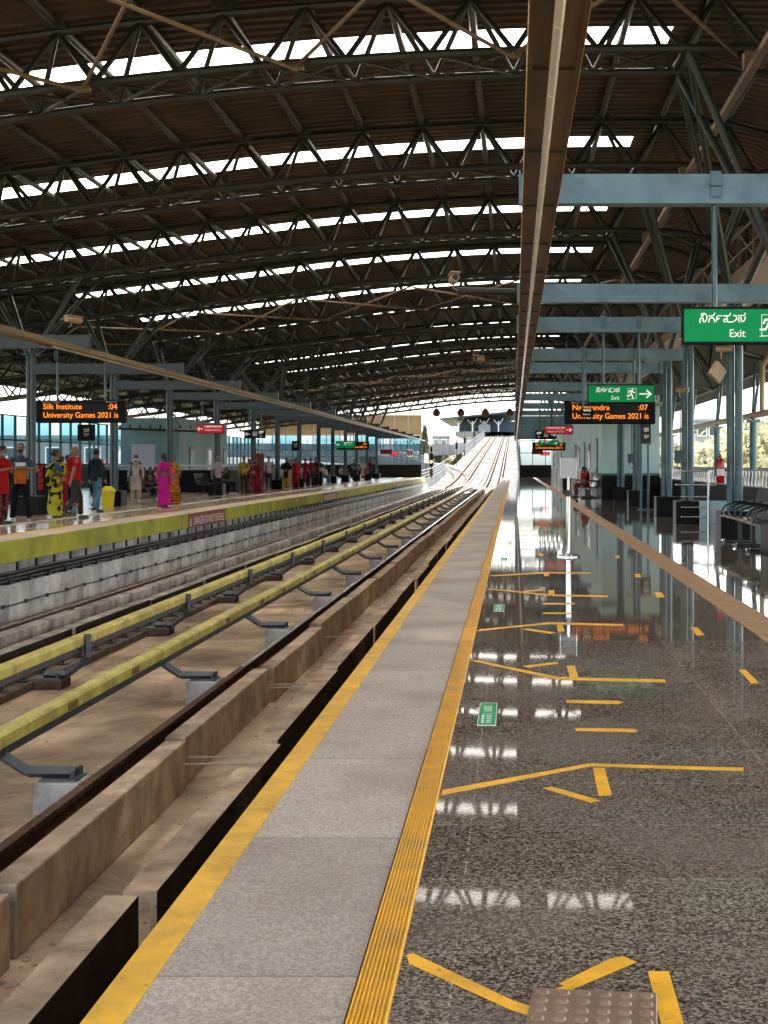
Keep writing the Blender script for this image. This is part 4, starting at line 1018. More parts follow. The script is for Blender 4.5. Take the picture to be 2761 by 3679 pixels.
for (x, y, z, lab) in ((3.58, 39.98, 1.30, 'grey control box with a looped cable on the column before the pale blue building'), (3.58, 28.3, 1.28, 'small dark switch box on the column behind the steel gate'), (3.56, 32.2, 2.95, 'dark junction box high on a column near the green exit sign')):
    t = thing('control_box', lab, 'box', (x, y, z), 0, 'boxes fixed to columns')
    b = MB(); b.bbox(-.12, .1, -.07, .05, 0, .28, .01); b.build('housing', M['window_frame'], t)
    b = MB(); b.tube([(0, 0, .28), (0, .02, 1.2)], .015, 6); b.tube([(.06, -.03, 0), (.08, -.04, -.1), (.0, -.04, -.16), (-.08, -.03, -.08), (-.06, -.02, 0)], .012, 6); b.build('cable', M['cable'], t, True)
t = thing('trash_bin', 'bright yellow plastic bin with a sloped lid by a column on the opposite platform', 'bin', (-11.93, 38.7, 0))
b = MB(); b.lathe([(.15, 0), (.155, .02), (.195, .43), (.215, .44), (.215, .47)], n=20); b.build('body', M['bin_yellow'], t, True)
b = MB(); b.lathe([(.222, .462), (.225, .49), (.12, .60), (.09, .62)], n=20); b.build('lid', M['bin_yellow'], t, True)
def totem(x, y, lab, z0=1.84, z1=2.4, rz=0, w=.5):
    t = thing('information_totem', lab, 'sign', (x, y, 0), rz, 'information boards on two posts')
    for s in (-1, 1):
        b = MB(); b.tube([(s * (w / 2 - .05), 0, .02), (s * (w / 2 - .05), 0, z1)], .035, 10); b.box(s * (w / 2 - .05) - .08, s * (w / 2 - .05) + .08, -.08, .08, 0, .03); b.build('post', M['col_paint'], t, True)
    b = MB(); b.bbox(-w / 2, w / 2, -.06, -.03, z0, z1, .008); b.build('board', M['sign_black'], t)
    b = MB(); b.box(-w / 2, w / 2, -.062, -.058, z0 - .03, z0); b.build('trim', M['green_strip'], t)
    b = scribble(-.09, z1 - .2, .18, .1, 3, -.0605, 5); b.build('script', M['letter'], t); b = scribble(-.09, z0 + .17, .18, .08, 3, -.0605, 6); b.build('lettering', M['letter'], t)
totem(3.62, 36.4, 'dark narrow signboard on two posts beside the pale blue building', rz=R(35), w=.36)
totem(-13.3, 41, 'dark signboard with two short lines of pale writing under the amber display', 2.0, 2.5, 0, .55)
totem(-11.6, 70, 'grey signboard on posts among the far crowd', 2.0, 2.5, 0, .4)
t = thing('information_stand', 'tall red information board standing among the waiting group', 'board', (-11.7, 60.2, 0), R(20))
b = MB(); b.bbox(-.28, .28, -.03, .03, .25, 1.75, .01); b.build('panel', M['red_board'], t)
b = MB(); b.bbox(-.3, .3, -.2, .2, 0, .05, .01); b.box(-.25, -.2, -.02, .02, .05, .3); b.box(.2, .25, -.02, .02, .05, .3); b.build('foot', M['dark_steel'], t)
t = thing('fire_point', 'pink and red fire buckets panel on the first visible column of the opposite platform', 'fire point', (-11.76, 32.6, .62))
for i in range(4):
    b = MB(); b.lathe([(.05, 0), (.075, .13), (.08, .14)], (.06, -.05, i * .16), 12); b.build('bucket', M['ext_red'], t, True)
b = MB(); b.box(-.02, .14, .02, .04, 0, .66); b.build('backboard', M['sign_black'], t)
# ------------------------------------------------------------------ people
def cloth(c, c2=None, sc=14, lo=.45, hi=.55, st=None):
    if c2 is None: c2, sc, lo, hi, st = tuple(x * .55 for x in c), 7, .35, .7, (1, 1, .35)
    return mat('cloth', c, .85, c2=c2, scale=sc, lo=lo, hi=hi, detail=3, stretch=st, bump=.9, bscale=9, spec=.2)
SK = {'m': mat('skin', (.27, .125, .07), .5), 'd': mat('skin_dark', (.18, .082, .046), .5), 'l': mat('skin_light', (.26, .13, .075), .5)}
HAIR = mat('hair_black', (.008, .007, .007), .45); GREY = mat('hair_grey', (.16, .14, .13), .6)
SHOE_B = mat('shoe_black', (.012, .010, .010), .5); SHOE_W = mat('shoe_white', (.55, .53, .50), .5, c2=(.12, .12, .12), scale=16); SHOE_N = mat('sandal_brown', (.10, .05, .03), .6)
MASK_B = mat('mask_blue', (.16, .38, .50), .7); MASK_W = mat('mask_white', (.7, .68, .66), .7); MASK_K = mat('mask_black', (.012, .012, .014), .7)
EYE = mat('eye_dark', (.006, .004, .004), .3)
def sgn(s, p): return (p[0] * s, p[1], p[2])
ARMS = {
 'down': ((.235, .03, 1.13), (.25, -.04, .88)), 'phone': ((.225, -.06, 1.13), (.075, -.27, 1.19)), 'crossed': ((.25, -.07, 1.14), (-.09, -.185, 1.165)),
 'clasp': ((.235, -.01, 1.13), (.05, -.20, 1.03)), 'back': ((.24, .09, 1.14), (.235, .16, .90)), 'fwd': ((.24, -.07, 1.14), (.24, -.22, .93)), 'out': ((.30, -.04, 1.16), (.40, -.16, .98)),
 'lap': ((.235, -.03, 1.12), (.09, -.28, 1.06)), 'book': ((.225, -.09, 1.12), (.10, -.33, 1.14)), 'hip': ((.32, .06, 1.16), (.17, -.06, 1.02))}
def person(name_, label, px, py, H, rz, arms=('down', 'down'), legs='stand', skin='m', top=None, sleeve=.5, hem=.84, bottom=None, btype='trousers', hair='short', mask=None, shoes=SHOE_B,
           drape=None, blouse=None, extra=None, vox=.014, tilt=0, xy=None, flare=.24, group='people waiting on the opposite platform'):
    if xy: X, Y = xy
    else: o_ = py - 1668; X = (px - 1847) / o_ * 1.26; Y = 1.26 * 4733 / o_
    k = H / 1.70
    root = thing('person', label, 'person', (X, Y, .0 if legs != 'sit' else 0), R(rz), group); root.scale = (k, k, k)
    dz = -.45 if legs == 'sit' else 0
    T = lambda p: (p[0], p[1], p[2] + dz)
    HP = {}
    for s in (-1, 1):
        hip = T((s * .085, 0, .92))
        if legs == 'stand': kn, an = (s * .10, -.015, .50), (s * .11, .02, .085)
        elif legs == 'wide': kn, an = (s * .13, -.01, .50), (s * .17, .02, .085)
        elif legs == 'walk': kn, an = ((s * .10, -.17, .52), (s * .10, -.20, .085)) if s > 0 else ((s * .10, .03, .50), (s * .10, .27, .15))
        else: kn, an = (s * .11, -.40, .50), (s * .12, -.38, .085)
        HP[s] = (hip, kn, an)
    A = {}
    for s, a in zip((-1, 1), arms):
        e, w = ARMS[a]; A[s] = (T((s * .175, .0, 1.39)), T(sgn(s, e)), T(sgn(s, w)))
    hc = Vector(T((0, -.025, 1.575))); ht = Matrix.Rotation(R(tilt), 3, 'X')
    nk = Vector(T((0, .0, 1.45)))
    hp = lambda v: nk + ht @ (Vector(v) + hc - nk)
    b = MB()
    b.tube([T((0, 0, .86)), T((0, 0, .95)), T((0, 0, 1.08)), T((0, .0, 1.27)), T((0, 0, 1.38)), T((0, 0, 1.43))], [(.14, .10), (.155, .11), (.135, .095), (.16, .11), (.15, .09), (.07, .06)], 12)
    b.tube([T((0, 0, 1.40)), T((0, -.005, 1.46)), hp((0, .02, -.06))], [.062, .054, .055], 10)
    b.ell(hp((0, .012, .02)), (.074, .094, .10), 14, 10, ht); b.ell(hp((0, -.025, -.045)), (.056, .062, .07), 12, 8, ht); b.ell(hp((0, -.088, -.012)), (.014, .022, .024), 8, 6, ht)
    for s in (-1, 1):
        b.ell(hp((s * .076, .015, -.005)), (.012, .024, .032), 8, 6, ht)
        sh, el, wr = A[s]; b.tube([sh, el], [.052, .042], 10); b.ell(el, (.042, .042, .042), 8, 6); b.tube([el, wr], [.041, .028], 10)
        d = (Vector(wr) - Vector(el)).normalized(); sd_ = d.cross(Vector((0, 0, 1)) if abs(d.z) < .8 else Vector((0, 1, 0))).normalized(); up_ = sd_.cross(d)
        w = Vector(wr); b.tube([w, w + d * .045, w + d * .085], [(.028, .018), (.040, .018), (.036, .015)], 8)
        for q in range(4):
            f0 = w + d * .08 + sd_ * (.027 - .018 * q); L = (.062, .074, .07, .054)[q]
            b.tube([f0, f0 + d * L * .55 - up_ * .006, f0 + d * L * .85 - up_ * .028], [.0095, .009, .0075], 6)
        f0 = w + d * .03 + sd_ * .034; b.tube([f0, f0 + d * .03 + sd_ * .022, f0 + d * .055 + sd_ * .026], [.012, .011, .009], 6)
        hip, kn, an = HP[s]; b.tube([hip, kn], [.085, .055], 10); b.ell(kn, (.055, .055, .055), 8, 6); b.tube([kn, (kn[0] * .5 + an[0] * .5, kn[1] * .5 + an[1] * .5 + .02, kn[2] * .5 + an[2] * .5 + .02), an], [.054, .054, .036], 10)
        b.ell((an[0], an[1] - .07, max(.035, an[2] - .05)), (.040, .115, .034), 10, 8)
    o = b.build('body', SK[skin], root, True)
    m = o.modifiers.new('one_surface', 'REMESH'); m.mode = 'VOXEL'; m.voxel_size = vox * .8; m.use_smooth_shade = True
    m = o.modifiers.new('soften', 'SMOOTH'); m.iterations = 2; m.factor = .5
    def soft(o, v=vox, it=3):
        m = o.modifiers.new('one_surface', 'REMESH'); m.mode = 'VOXEL'; m.voxel_size = v; m.use_smooth_shade = True
        m = o.modifiers.new('soften', 'SMOOTH'); m.iterations = it; m.factor = .5
    b = MB()
    for s in (-1, 1):
        b.ell(hp((s * .030, -.078, .012)), (.013, .012, .008), 8, 6, ht); b.tube([hp((s * .016, -.085, .034)), hp((s * .046, -.075, .034))], .005, 5)
    b.tube([hp((-.02, -.083, -.062)), hp((.02, -.083, -.062))], .005, 5)
    b.build('facial_features', EYE, root)
    # hair
    b = MB()
    if hair == 'bald':
        b.tube([hp((.074 * math.cos(a), .012 + .094 * math.sin(a), -.01)) for a in [R(-5 + 19 * q) for q in range(11)]], (.02, .035) and [(.02, .035)] * 11, 8)
    else:
        b.ell(hp((0, .026, .034)), (.083, .096, .100), 14, 10, ht)
        if hair == 'bun': b.ell(hp((0, .125, .0)), (.045, .04, .045), 10, 8)
        if hair == 'long': b.tube([hp((0, .10, .02)), hp((0, .125, -.12)), T((0, .135, 1.30)), T((0, .13, 1.12))], [(.06, .04), (.055, .03), (.045, .03), (.02, .015)], 8)
    soft(b.build('hair', GREY if hair == 'bald' or hair == 'grey' else HAIR, root, True), .012, 1)
    # cut the fringe so that the face shows: hair sits back on the skull
    if mask:
        b = MB(); b.ell(hp((0, -.056, -.040)), (.056, .052, .046), 12, 8, ht)
        b.tube([hp((-.055, -.05, -.02)), hp((-.078, .01, .0))], .004, 4); b.tube([hp((.055, -.05, -.02)), hp((.078, .01, .0))], .004, 4); b.build('face_mask', mask, root, True)
    # lower garment
    if btype in ('trousers', 'salwar') and bottom:
        b = MB(); lo = .10; fat = 1.3 if btype == 'salwar' else 1.0
        b.tube([T((0, 0, .84)), T((0, 0, .92)), T((0, 0, 1.02))], [(.165, .125), (.178, .135), (.155, .115)], 12)
        for s in (-1, 1):
            hip, kn, an = HP[s]; b.tube([hip, kn], [.105 * (fat ** .3), .074 * fat], 10); b.ell(kn, (.074 * fat,) * 3, 8, 6); b.tube([kn, (an[0], an[1] + .005, an[2] + .02)], [.073 * fat, .06 if fat == 1 else .058], 10)
        soft(b.build('trousers' if btype == 'trousers' else 'salwar', bottom, root, True))
    if btype == 'skirt' and bottom:
        b = MB(); n = 36; zs = [1.02, .94, .8, .55, .3, .06]; rx = [.145, .172, .185, .2, .215, flare]; rr = random.Random(int(px))
        for z, r in zip(zs, rx):
            for q in range(n):
                a = 2 * PI * q / n; f = 1 + (.05 * math.sin(7 * a + px) + .03 * math.sin(11 * a)) * (1.02 - z)
                b.v.append((r * f * math.cos(a), r * .8 * f * math.sin(a) + (.02 * (1 - z)), z))
        for i in range(len(zs) - 1):
            for q in range(n): b.f.append((i * n + q, i * n + (q + 1) % n, (i + 1) * n + (q + 1) % n, (i + 1) * n + q))
        b.f.append(tuple(range((len(zs) - 1) * n, len(zs) * n)))
        b.build('saree_skirt' if drape else 'skirt', bottom, root, True)
    # upper garment
    tm = top or blouse
    if tm:
        b = MB(); z0 = hem if top else 1.14
        P = [(1.44, .085, .07), (1.40, .175, .095), (1.28, .182, .128), (1.1, .158, .118), (.96, .178, .135), (.80, .19, .14), (.6, .205, .15), (.45, .22, .165)]
        P = [p for p in P if p[0] > z0 + .02]; last = P[-1]; P.append((z0, last[1] + .006, last[2] + .004))
        if legs == 'sit': P = [p for p in P if p[0] > .9] + [(.88, .18, .14)]
        b.tube([T((0, 0, p[0])) for p in P], [(p[1], p[2]) for p in P], 14)
        if legs == 'sit' and hem < .7:
            for s in (-1, 1): b.tube([HP[s][0], HP[s][1]], [.115, .09], 10)
        for s in (-1, 1):
            sh, el, wr = A[s]; sh = Vector(sh) - Vector((s * .03, 0, .01)); el = Vector(el); wr = Vector(wr)
            if sleeve <= .5: b.tube([sh, sh + (el - sh) * min(1, sleeve * 1.7)], [.072, .064], 10)
            else: b.tube([sh, el], [.072, .056], 10); b.ell(el, (.056,) * 3, 8, 6); b.tube([el, el + (wr - el) * (sleeve - .5) * 2], [.055, .042], 10)
        soft(b.build('shirt' if top and hem > .7 else ('kurta' if top else 'blouse'), tm, root, True))
    if drape:
        b = MB()
        b.tube([(.17, -.06, .95), (.05, -.15, 1.08), (-.09, -.125, 1.28), (-.15, -.03, 1.425), (-.15, .10, 1.30), (-.13, .15, 1.05), (-.12, .17, .70)], [(.10, .02), (.13, .02), (.10, .02), (.07, .02), (.10, .02), (.13, .02), (.14, .02)], 10)
        soft(b.build('saree_drape', drape, root, True), .014, 2)
    if extra: extra(root, T, hp)
    for s in (-1, 1):
        an = HP[s][2]
        b = MB(); b.ell((an[0], an[1] - .065, max(.038, an[2] - .045)), (.047, .125, .038), 12, 8); b.box(an[0] - .044, an[0] + .044, an[1] - .18, an[1] + .045, max(.002, an[2] - .083), max(.022, an[2] - .063)); b.build('shoe', shoes, root, True)
    return root
def bag(c, off_, r=(.15, .07, .11)):
    def f(root, T, hp):
        b = MB(); x, y, z = off_; b.bbox(x - r[0], x + r[0], y - r[1], y + r[1], z - r[2], z + r[2], .04)
        o = b.build('handbag', c, root, True); b = MB(); b.tube([(x - r[0] * .8, y, z + r[2]), (x * .6, y * .6, 1.25), (x + r[0] * .6, y, z + r[2])], .012, 6); b.build('bag_strap', c, root)
    return f
def dupatta(c, w=.09, n2=.55):
    def f(root, T, hp):
        b = MB(); b.tube([T((.16, .12, n2)), T((.15, .14, 1.1)), T((.13, .06, 1.42)), T((.05, -.12, 1.33)), T((-.05, -.12, 1.33)), T((-.13, .06, 1.42)), T((-.16, .13, 1.1)), T((-.17, .12, n2))], [(w, .02), (w, .02), (w * .7, .02), (w * .7, .02), (w * .7, .02), (w * .7, .02), (w, .02), (w, .02)], 10); b.build('dupatta', c, root, True)
    return f
def chest_band(c):
    def f(root, T, hp):
        b = MB(); b.tube([(0, 0, 1.205), (0, 0, 1.285)], [(.183, .130), (.190, .134)], 20); b.build('chest_stripe', c, root, True)
    return f
def phone(root, T, hp):
    b = MB(); b.bbox(-.04, .04, -.37, -.36, 1.17, 1.32, .004); b.build('phone', SHOE_B, root)
def book(root, T, hp):
    b = MB(); b.bbox(-.16, .16, -.52, -.30, .72, .735, .003); b.bbox(-.1, .1, -.48, -.34, .737, .75, .003); b.build('open_book', MASK_W, root)
RED = cloth((.42, .010, .010)); NAVY = cloth((.045, .085, .125)); ORG = cloth((.55, .14, .012)); BLK = cloth((.008, .008, .009)); GRN = cloth((.022, .036, .038)); JEAN = cloth((.05, .15, .22), (.10, .22, .30), 6)
SAREE = cloth((.42, .40, .02), (.01, .012, .01), 5.5, .50, .56); BLUE = cloth((.015, .10, .30)); DUSK = cloth((.05, .04, .035)); WHT = cloth((.52, .46, .42)); OLIVE = cloth((.10, .10, .018), (.06, .065, .015), 9)
MAG = cloth((.52, .01, .25), (.40, .01, .19), 5); PNK = cloth((.55, .09, .16)); AMB = cloth((.50, .17, .012), (.30, .085, .01), 10); CHK = cloth((.42, .38, .40), (.30, .27, .29), 22); DK = cloth((.02, .018, .024)); MAR = cloth((.22, .008, .022)); YEL = cloth((.42, .28, .03)); CREAM = cloth((.45, .34, .22))
FLO = cloth((.35, .10, .09), (.04, .015, .02), 12); STR = cloth((.02, .022, .03), (.16, .16, .18), 16, .5, .53, (.3, .3, 2)); PRN = cloth((.02, .012, .014), (.16, .03, .03), 16)
P = person
def cap_orange(root, T, hp):
    b = MB(); b.tube([(0, 0, .83), (0, 0, 1.0), (0, 0, 1.17)], [(.194, .145), (.178, .135), (.170, .128)], 18); b.build('lower_panel', ORG, root, True); chest_band(MASK_W)(root, T, hp)
def bands(root, T, hp):
    for z in (.14, .22, .30, .38):
        b = MB(); n = 30; b.v = [((flr * 1.03) * math.cos(2 * PI * q / n), flr * .83 * math.sin(2 * PI * q / n) + .02, zz) for zz, flr in ((z, .262 - .05 * z), (z + .03, .262 - .05 * z - .003)) for q in range(n)]
        b.f = [(q, (q + 1) % n, n + (q + 1) % n, n + q) for q in range(n)]; b.build('border_band', BLK, root)
P('a', 'man in long red shirt and blue face mask looking at his phone', 4, 1884, 1.66, 65, ('phone', 'phone'), 'stand', 'm', RED, .5, .66, PRN, mask=MASK_B, shoes=SHOE_B, vox=.010, tilt=18, extra=phone)
P('b', 'man with crossed arms in a navy, white and orange tee shirt and black trousers', 74, 1876, 1.72, 12, ('crossed', 'crossed'), 'wide', 'm', NAVY, .5, .86, BLK, mask=MASK_K, shoes=SHOE_W, vox=.010, extra=cap_orange)
P('c', 'woman in yellow and black patterned saree with blue blouse sleeve', 200, 1860, 1.62, 118, ('clasp', 'clasp'), 'stand', 'd', None, .5, 1, SAREE, 'skirt', 'bun', None, SHOE_N, SAREE, BLUE, vox=.011, flare=.23)
P('d', 'dark-haired woman in orange top standing behind the yellow saree', 219, 1846, 1.50, 170, ('down', 'down'), 'stand', 'd', ORG, .5, .7, MAR, 'salwar', 'long', None, SHOE_N, vox=.014)
P('e', 'man almost hidden behind the bald man in the red polo', 243, 1845, 1.50, 60, ('down', 'down'), 'stand', 'd', DUSK, .5, .84, DK, 'trousers', 'short', vox=.014)
P('f', 'bald older man in red polo shirt walking with grey trousers', 266, 1864, 1.68, 128, ('back', 'fwd'), 'walk', 'm', RED, .42, .80, DUSK, 'trousers', 'bald', None, SHOE_N, vox=.010)
P('g', 'man in dark green shirt and blue jeans walking away from us', 346, 1841, 1.68, 160, ('down', 'down'), 'walk', 'm', GRN, 1.0, .84, JEAN, 'trousers', 'short', None, SHOE_B, vox=.011)
P('h', 'woman in white kurta, olive dupatta and white face mask', 488, 1806, 1.58, 8, ('down', 'down'), 'stand', 'd', WHT, 1.0, .46, CREAM, 'salwar', 'long', MASK_W, SHOE_W, vox=.012, extra=dupatta(OLIVE, .11, .5))
P('i', 'woman in bright magenta saree carrying a pink handbag', 588, 1822, 1.58, -118, ('out', 'clasp'), 'stand', 'd', None, .5, 1, MAG, 'skirt', 'long', None, SHOE_N, PNK, MAG, extra=bag(PNK, (-.02, -.19, .93)), vox=.012, flare=.2)
P('j', 'woman in orange saree with dark banded hem and folded hands', 624, 1814, 1.54, 35, ('clasp', 'clasp'), 'stand', 'm', None, .5, 1, AMB, 'skirt', 'bun', None, SHOE_N, AMB, YEL, extra=bands, vox=.012, flare=.26)
P('k', 'older man in pale checked shirt and dark trousers standing alone', 783, 1790, 1.58, 25, ('down', 'clasp'), 'stand', 'm', CHK, .5, .82, DK, 'trousers', 'grey', None, SHOE_B, vox=.013)
P('l', 'seated woman with red bag beside the man in checked shirt', 812, 1774, 1.56, 60, ('lap', 'lap'), 'sit', 'd', DUSK, .5, .84, DK, 'trousers', 'long', None, SHOE_W, vox=.015)
P('m', 'man in mustard shirt at the edge of the waiting group', 877, 1774, 1.62, 30, ('down', 'clasp'), 'stand', 'm', YEL, 1.0, .84, DUSK, 'trousers', 'short', None, SHOE_B, vox=.015)
P('n', 'woman in pink floral dress within the waiting group', 897, 1772.5, 1.50, 40, ('clasp', 'clasp'), 'stand', 'd', FLO, .5, .5, FLO, 'skirt', 'long', None, SHOE_N, vox=.015)
P('o', 'tall man in dark striped shirt behind the woman in maroon', 919, 1770, 1.72, -10, ('down', 'down'), 'stand', 'd', STR, .5, .84, DK, 'trousers', 'short', None, SHOE_B, vox=.015)
P('p', 'short girl in maroon dress in front of the striped shirt', 926, 1774.5, 1.44, -30, ('clasp', 'down'), 'stand', 'd', MAR, .5, .5, MAR, 'skirt', 'long', None, SHOE_N, vox=.015)
P('q', 'man in white shirt with hand on hip beside the red board', 966, 1761, 1.68, 25, ('down', 'hip'), 'stand', 'm', CHK, 1.0, .84, DUSK, 'trousers', 'short', None, SHOE_B, vox=.016)
P('r', 'seated man in white shirt behind the man with hand on hip', 1003, 1754, 1.64, 55, ('lap', 'lap'), 'sit', 'd', WHT, .5, .84, DK, 'trousers', 'short', None, SHOE_B, vox=.018)
P('s', 'woman in black kurta and yellow trousers with a face mask', 1029, 1760, 1.62, 5, ('clasp', 'clasp'), 'stand', 'd', BLK, 1.0, .6, YEL, 'salwar', 'long', MASK_B, SHOE_N, vox=.016)
P('t', 'woman in bright red kurta next to the yellow trousers', 1063, 1758, 1.60, 40, ('down', 'down'), 'stand', 'd', RED, .7, .42, MAR, 'salwar', 'long', None, SHOE_N, vox=.016)
P('u', 'woman in maroon kurta with cream shoulder bag', 1097, 1755, 1.60, 160, ('down', 'clasp'), 'stand', 'd', MAR, .7, .5, DK, 'salwar', 'bun', None, SHOE_N, extra=bag(CREAM, (.2, .06, 1.0), (.1, .05, .14)), vox=.017)
P('v', 'man half hidden behind the maroon kurta', 1117, 1752, 1.62, 20, ('down', 'down'), 'stand', 'd', MAR, .5, .84, DK, 'trousers', 'short', vox=.018)
P('w', 'man in black shirt and trousers near the far columns', 1134, 1749, 1.66, -20, ('clasp', 'down'), 'stand', 'd', BLK, .5, .84, BLK, 'trousers', 'short', vox=.018)
P('x', 'person in dark grey with a white bag by the black-clad man', 1149, 1743, 1.62, 20, ('down', 'clasp'), 'stand', 'd', DUSK, .5, .84, DK, 'trousers', 'short', extra=bag(WHT, (.1, -.15, .98), (.12, .05, .12)), vox=.018)
P('y', 'seated man in white tee shirt and jeans leaning forward', 1166, 1738, 1.66, 50, ('lap', 'lap'), 'sit', 'd', WHT, .5, .84, JEAN, 'trousers', 'short', None, SHOE_W, vox=.018)
P('z', 'far seated man in pale shirt looking down', 1227, 1731, 1.62, 40, ('lap', 'lap'), 'sit', 'm', WHT, .5, .84, DK, 'trousers', 'short', vox=.02)
P('aa', 'far seated person in dark clothes beside the pale shirt', 1243, 1731, 1.58, 40, ('lap', 'lap'), 'sit', 'd', DUSK, .5, .84, DK, 'trousers', 'short', vox=.02)
P('ab', 'man in navy standing near the far seats', 1274, 1730, 1.64, 10, ('clasp', 'clasp'), 'stand', 'd', NAVY, .5, .84, DK, 'trousers', 'short', vox=.02)
P('ac', 'woman in white kurta and red trousers far down the opposite platform', 1305, 1726.5, 1.58, -15, ('fwd', 'clasp'), 'stand', 'd', WHT, 1.0, .42, RED, 'salwar', 'bun', vox=.02)
P('ad', 'man in dark maroon shirt at the far end of the waiting crowd', 1331, 1725.5, 1.70, -60, ('down', 'down'), 'stand', 'd', MAR, 1.0, .84, DK, 'trousers', 'short', vox=.02)
for i, (px, py, c, lab) in enumerate(((516, 1790, DUSK, 'person in dark clothes seated behind the woman in white kurta'), (540, 1787, GRN, 'person in teal sleeve seated beside the magenta saree'), (560, 1786, WHT, 'person in pale top seated mostly behind the magenta saree'))):
    P('s%d' % i, lab, px, py, 1.58, 60, ('lap', 'lap'), 'sit', 'd', c, .5, .84, DK, 'trousers', 'short', vox=.018)
P('rd', 'person in red reading a paper on a bench beside the pale blue building', 0, 0, 1.62, -80, ('book', 'book'), 'sit', 'm', RED, .5, .6, cloth((.17, .075, .045)), 'trousers', 'long', None, SHOE_N, xy=(2.74, 50.4), tilt=24, extra=book, vox=.012, group='people on the near platform')
for i, (x, y, c, r, lab) in enumerate(((-12.75, 42.7, cloth((.35, .16, .12)), (.16, .12, .22), 'pinkish cloth bag on the floor beside the woman in white kurta'), (-10.95, 27.9, cloth((.25, .10, .05), (.05, .03, .02), 8), (.2, .14, .2), 'brown patterned bag on the floor behind the man in the navy tee shirt'), (-10.55, 31.6, cloth((.18, .24, .30)), (.07, .07, .12), 'small grey-blue bag on the floor by the bald man'))):
    b = MB(); b.ell((0, 0, r[2] * .95), r, 14, 10); o = b.build('bag', c, None, True, (x, y, 0)); tag(o, lab, 'bag')
# ------------------------------------------------------------------ outside: ramp parapets, viaducts, far station, trees, houses
def parapet(pts, h, th, lab, rail=True):
    t = thing('parapet_wall', lab, 'parapet', (0, 0, 0), 0, 'viaduct parapets')
    b = MB()
    for p, q in zip(pts, pts[1:]):
        d = Vector((q[0] - p[0], q[1] - p[1])).normalized(); n = Vector((-d.y, d.x)) * th / 2
        b.add([(p[0] + n.x, p[1] + n.y, p[2] - 1.2), (p[0] - n.x, p[1] - n.y, p[2] - 1.2), (q[0] - n.x, q[1] - n.y, q[2] - 1.2), (q[0] + n.x, q[1] + n.y, q[2] - 1.2),
               (p[0] + n.x, p[1] + n.y, p[2] + h), (p[0] - n.x, p[1] - n.y, p[2] + h), (q[0] - n.x, q[1] - n.y, q[2] + h), (q[0] + n.x, q[1] + n.y, q[2] + h)],
              [(0, 3, 2, 1), (4, 5, 6, 7), (0, 1, 5, 4), (1, 2, 6, 5), (2, 3, 7, 6), (3, 0, 4, 7)])
    b.build('wall', M['parapet'], t)
    if rail:
        b = MB()
        for p, q in zip(pts, pts[1:]):
            L = (Vector(q) - Vector(p)).length; n = max(1, int(L / 1.6))
            for i in range(n):
                f = i / n; x, y, z = [p[k] + (q[k] - p[k]) * f for k in range(3)]; b.box(x - .04, x + .04, y - .04, y + .04, z + h, z + h + .95)
            for zz in (.3, .6, .93): b.tube([(p[0], p[1], p[2] + h + zz), (q[0], q[1], q[2] + h + zz)], .035, 4)
        b.build('railing', M['rail_white'], t)
    return t
rp = [(1.2, y, climb(y) - 1.32) for y in [126, 135, 150, 172, 200, 250, 320, 420]]
parapet(rp, 1.3, .25, 'white parapet along the street side of the climbing tracks', False)
lp = [(-9.4, y, climb(y) - 1.32) for y in [250, 270, 320, 420]]
parapet(lp, 1.0, .3, 'concrete parapet with railing between the climbing tracks and the branch viaduct tracks')
np_ = [(-9.3, y, climb(y) - 1.32) for y in [125.5, 135, 150, 165, 178]]
parapet(np_, 1.0, .25, 'white parapet with railing just past the end of the opposite platform')
def bend(p0, p1, p2, n=14):
    return [tuple((1 - t) ** 2 * a + 2 * t * (1 - t) * b_ + t * t * c for a, b_, c in zip(p0, p1, p2)) for t in [i / n for i in range(n + 1)]]
def deck(pts, w, lab, name='viaduct'):
    t = thing(name, lab, 'viaduct', (0, 0, 0), 0, 'viaducts beyond the station')
    b = MB(); L = []; Rr = []
    for i, p in enumerate(pts):
        a = Vector(pts[max(0, i - 1)][:2]); c = Vector(pts[min(len(pts) - 1, i + 1)][:2]); d = (c - a).normalized(); n = Vector((-d.y, d.x)) * w / 2
        L.append((p[0] + n.x, p[1] + n.y, p[2])); Rr.append((p[0] - n.x, p[1] - n.y, p[2]))
    n = len(pts)
    b.v = L + Rr + [(x, y, z - 1.3) for x, y, z in L] + [(x, y, z - 1.3) for x, y, z in Rr]
    for i in range(n - 1):
        b.f += [(i, i + 1, n + i + 1, n + i), (2 * n + i, 3 * n + i, 3 * n + i + 1, 2 * n + i + 1), (i, 2 * n + i, 2 * n + i + 1, i + 1), (n + i, n + i + 1, 3 * n + i + 1, 3 * n + i)]
    b.build('deck', M['deck'], t)
    for i in range(0, n, 4):
        p = pts[i]; b = MB(); b.tube([(p[0], p[1], -9.5), (p[0], p[1], p[2] - 1.3)], .9, 14); b.build('pier', M['pier'], t, True)
    return t, L, Rr
t, L, Rr = deck(bend((-7.4, 175, climb(175) - 1.34), (-8.5, 240, climb(225) - 1.2), (-62, 300, 4.4)), 6.6, 'curving white branch viaduct leaving the climbing tracks')
parapet(L[1:], .9, .25, 'near parapet with white railing of the curving branch viaduct'); parapet(Rr[7:], .9, .25, 'far parapet with white railing of the curving branch viaduct')
for d in (-.75, .75):
    pts = bend((-6.5 + d, 160, climb(160) - 1.05), (-7.2 + d, 235, climb(220) - .85), (-62, 300 + d, 4.75))
    b = MB(); b.tube(pts, .09, 4); tag(b.build('branch_rail', M['rust']), 'brown rail curving onto the branch viaduct', 'rail', 'rails of the branch viaduct')
t, L, Rr = deck([(-140, 205, 3.6), (-90, 212, 3.7), (-50, 225, 3.8), (-28, 240, 3.9), (-16, 275, 4.4), (-14, 330, 6.2)], 7, 'high pale viaduct crossing behind the glazed end wall')
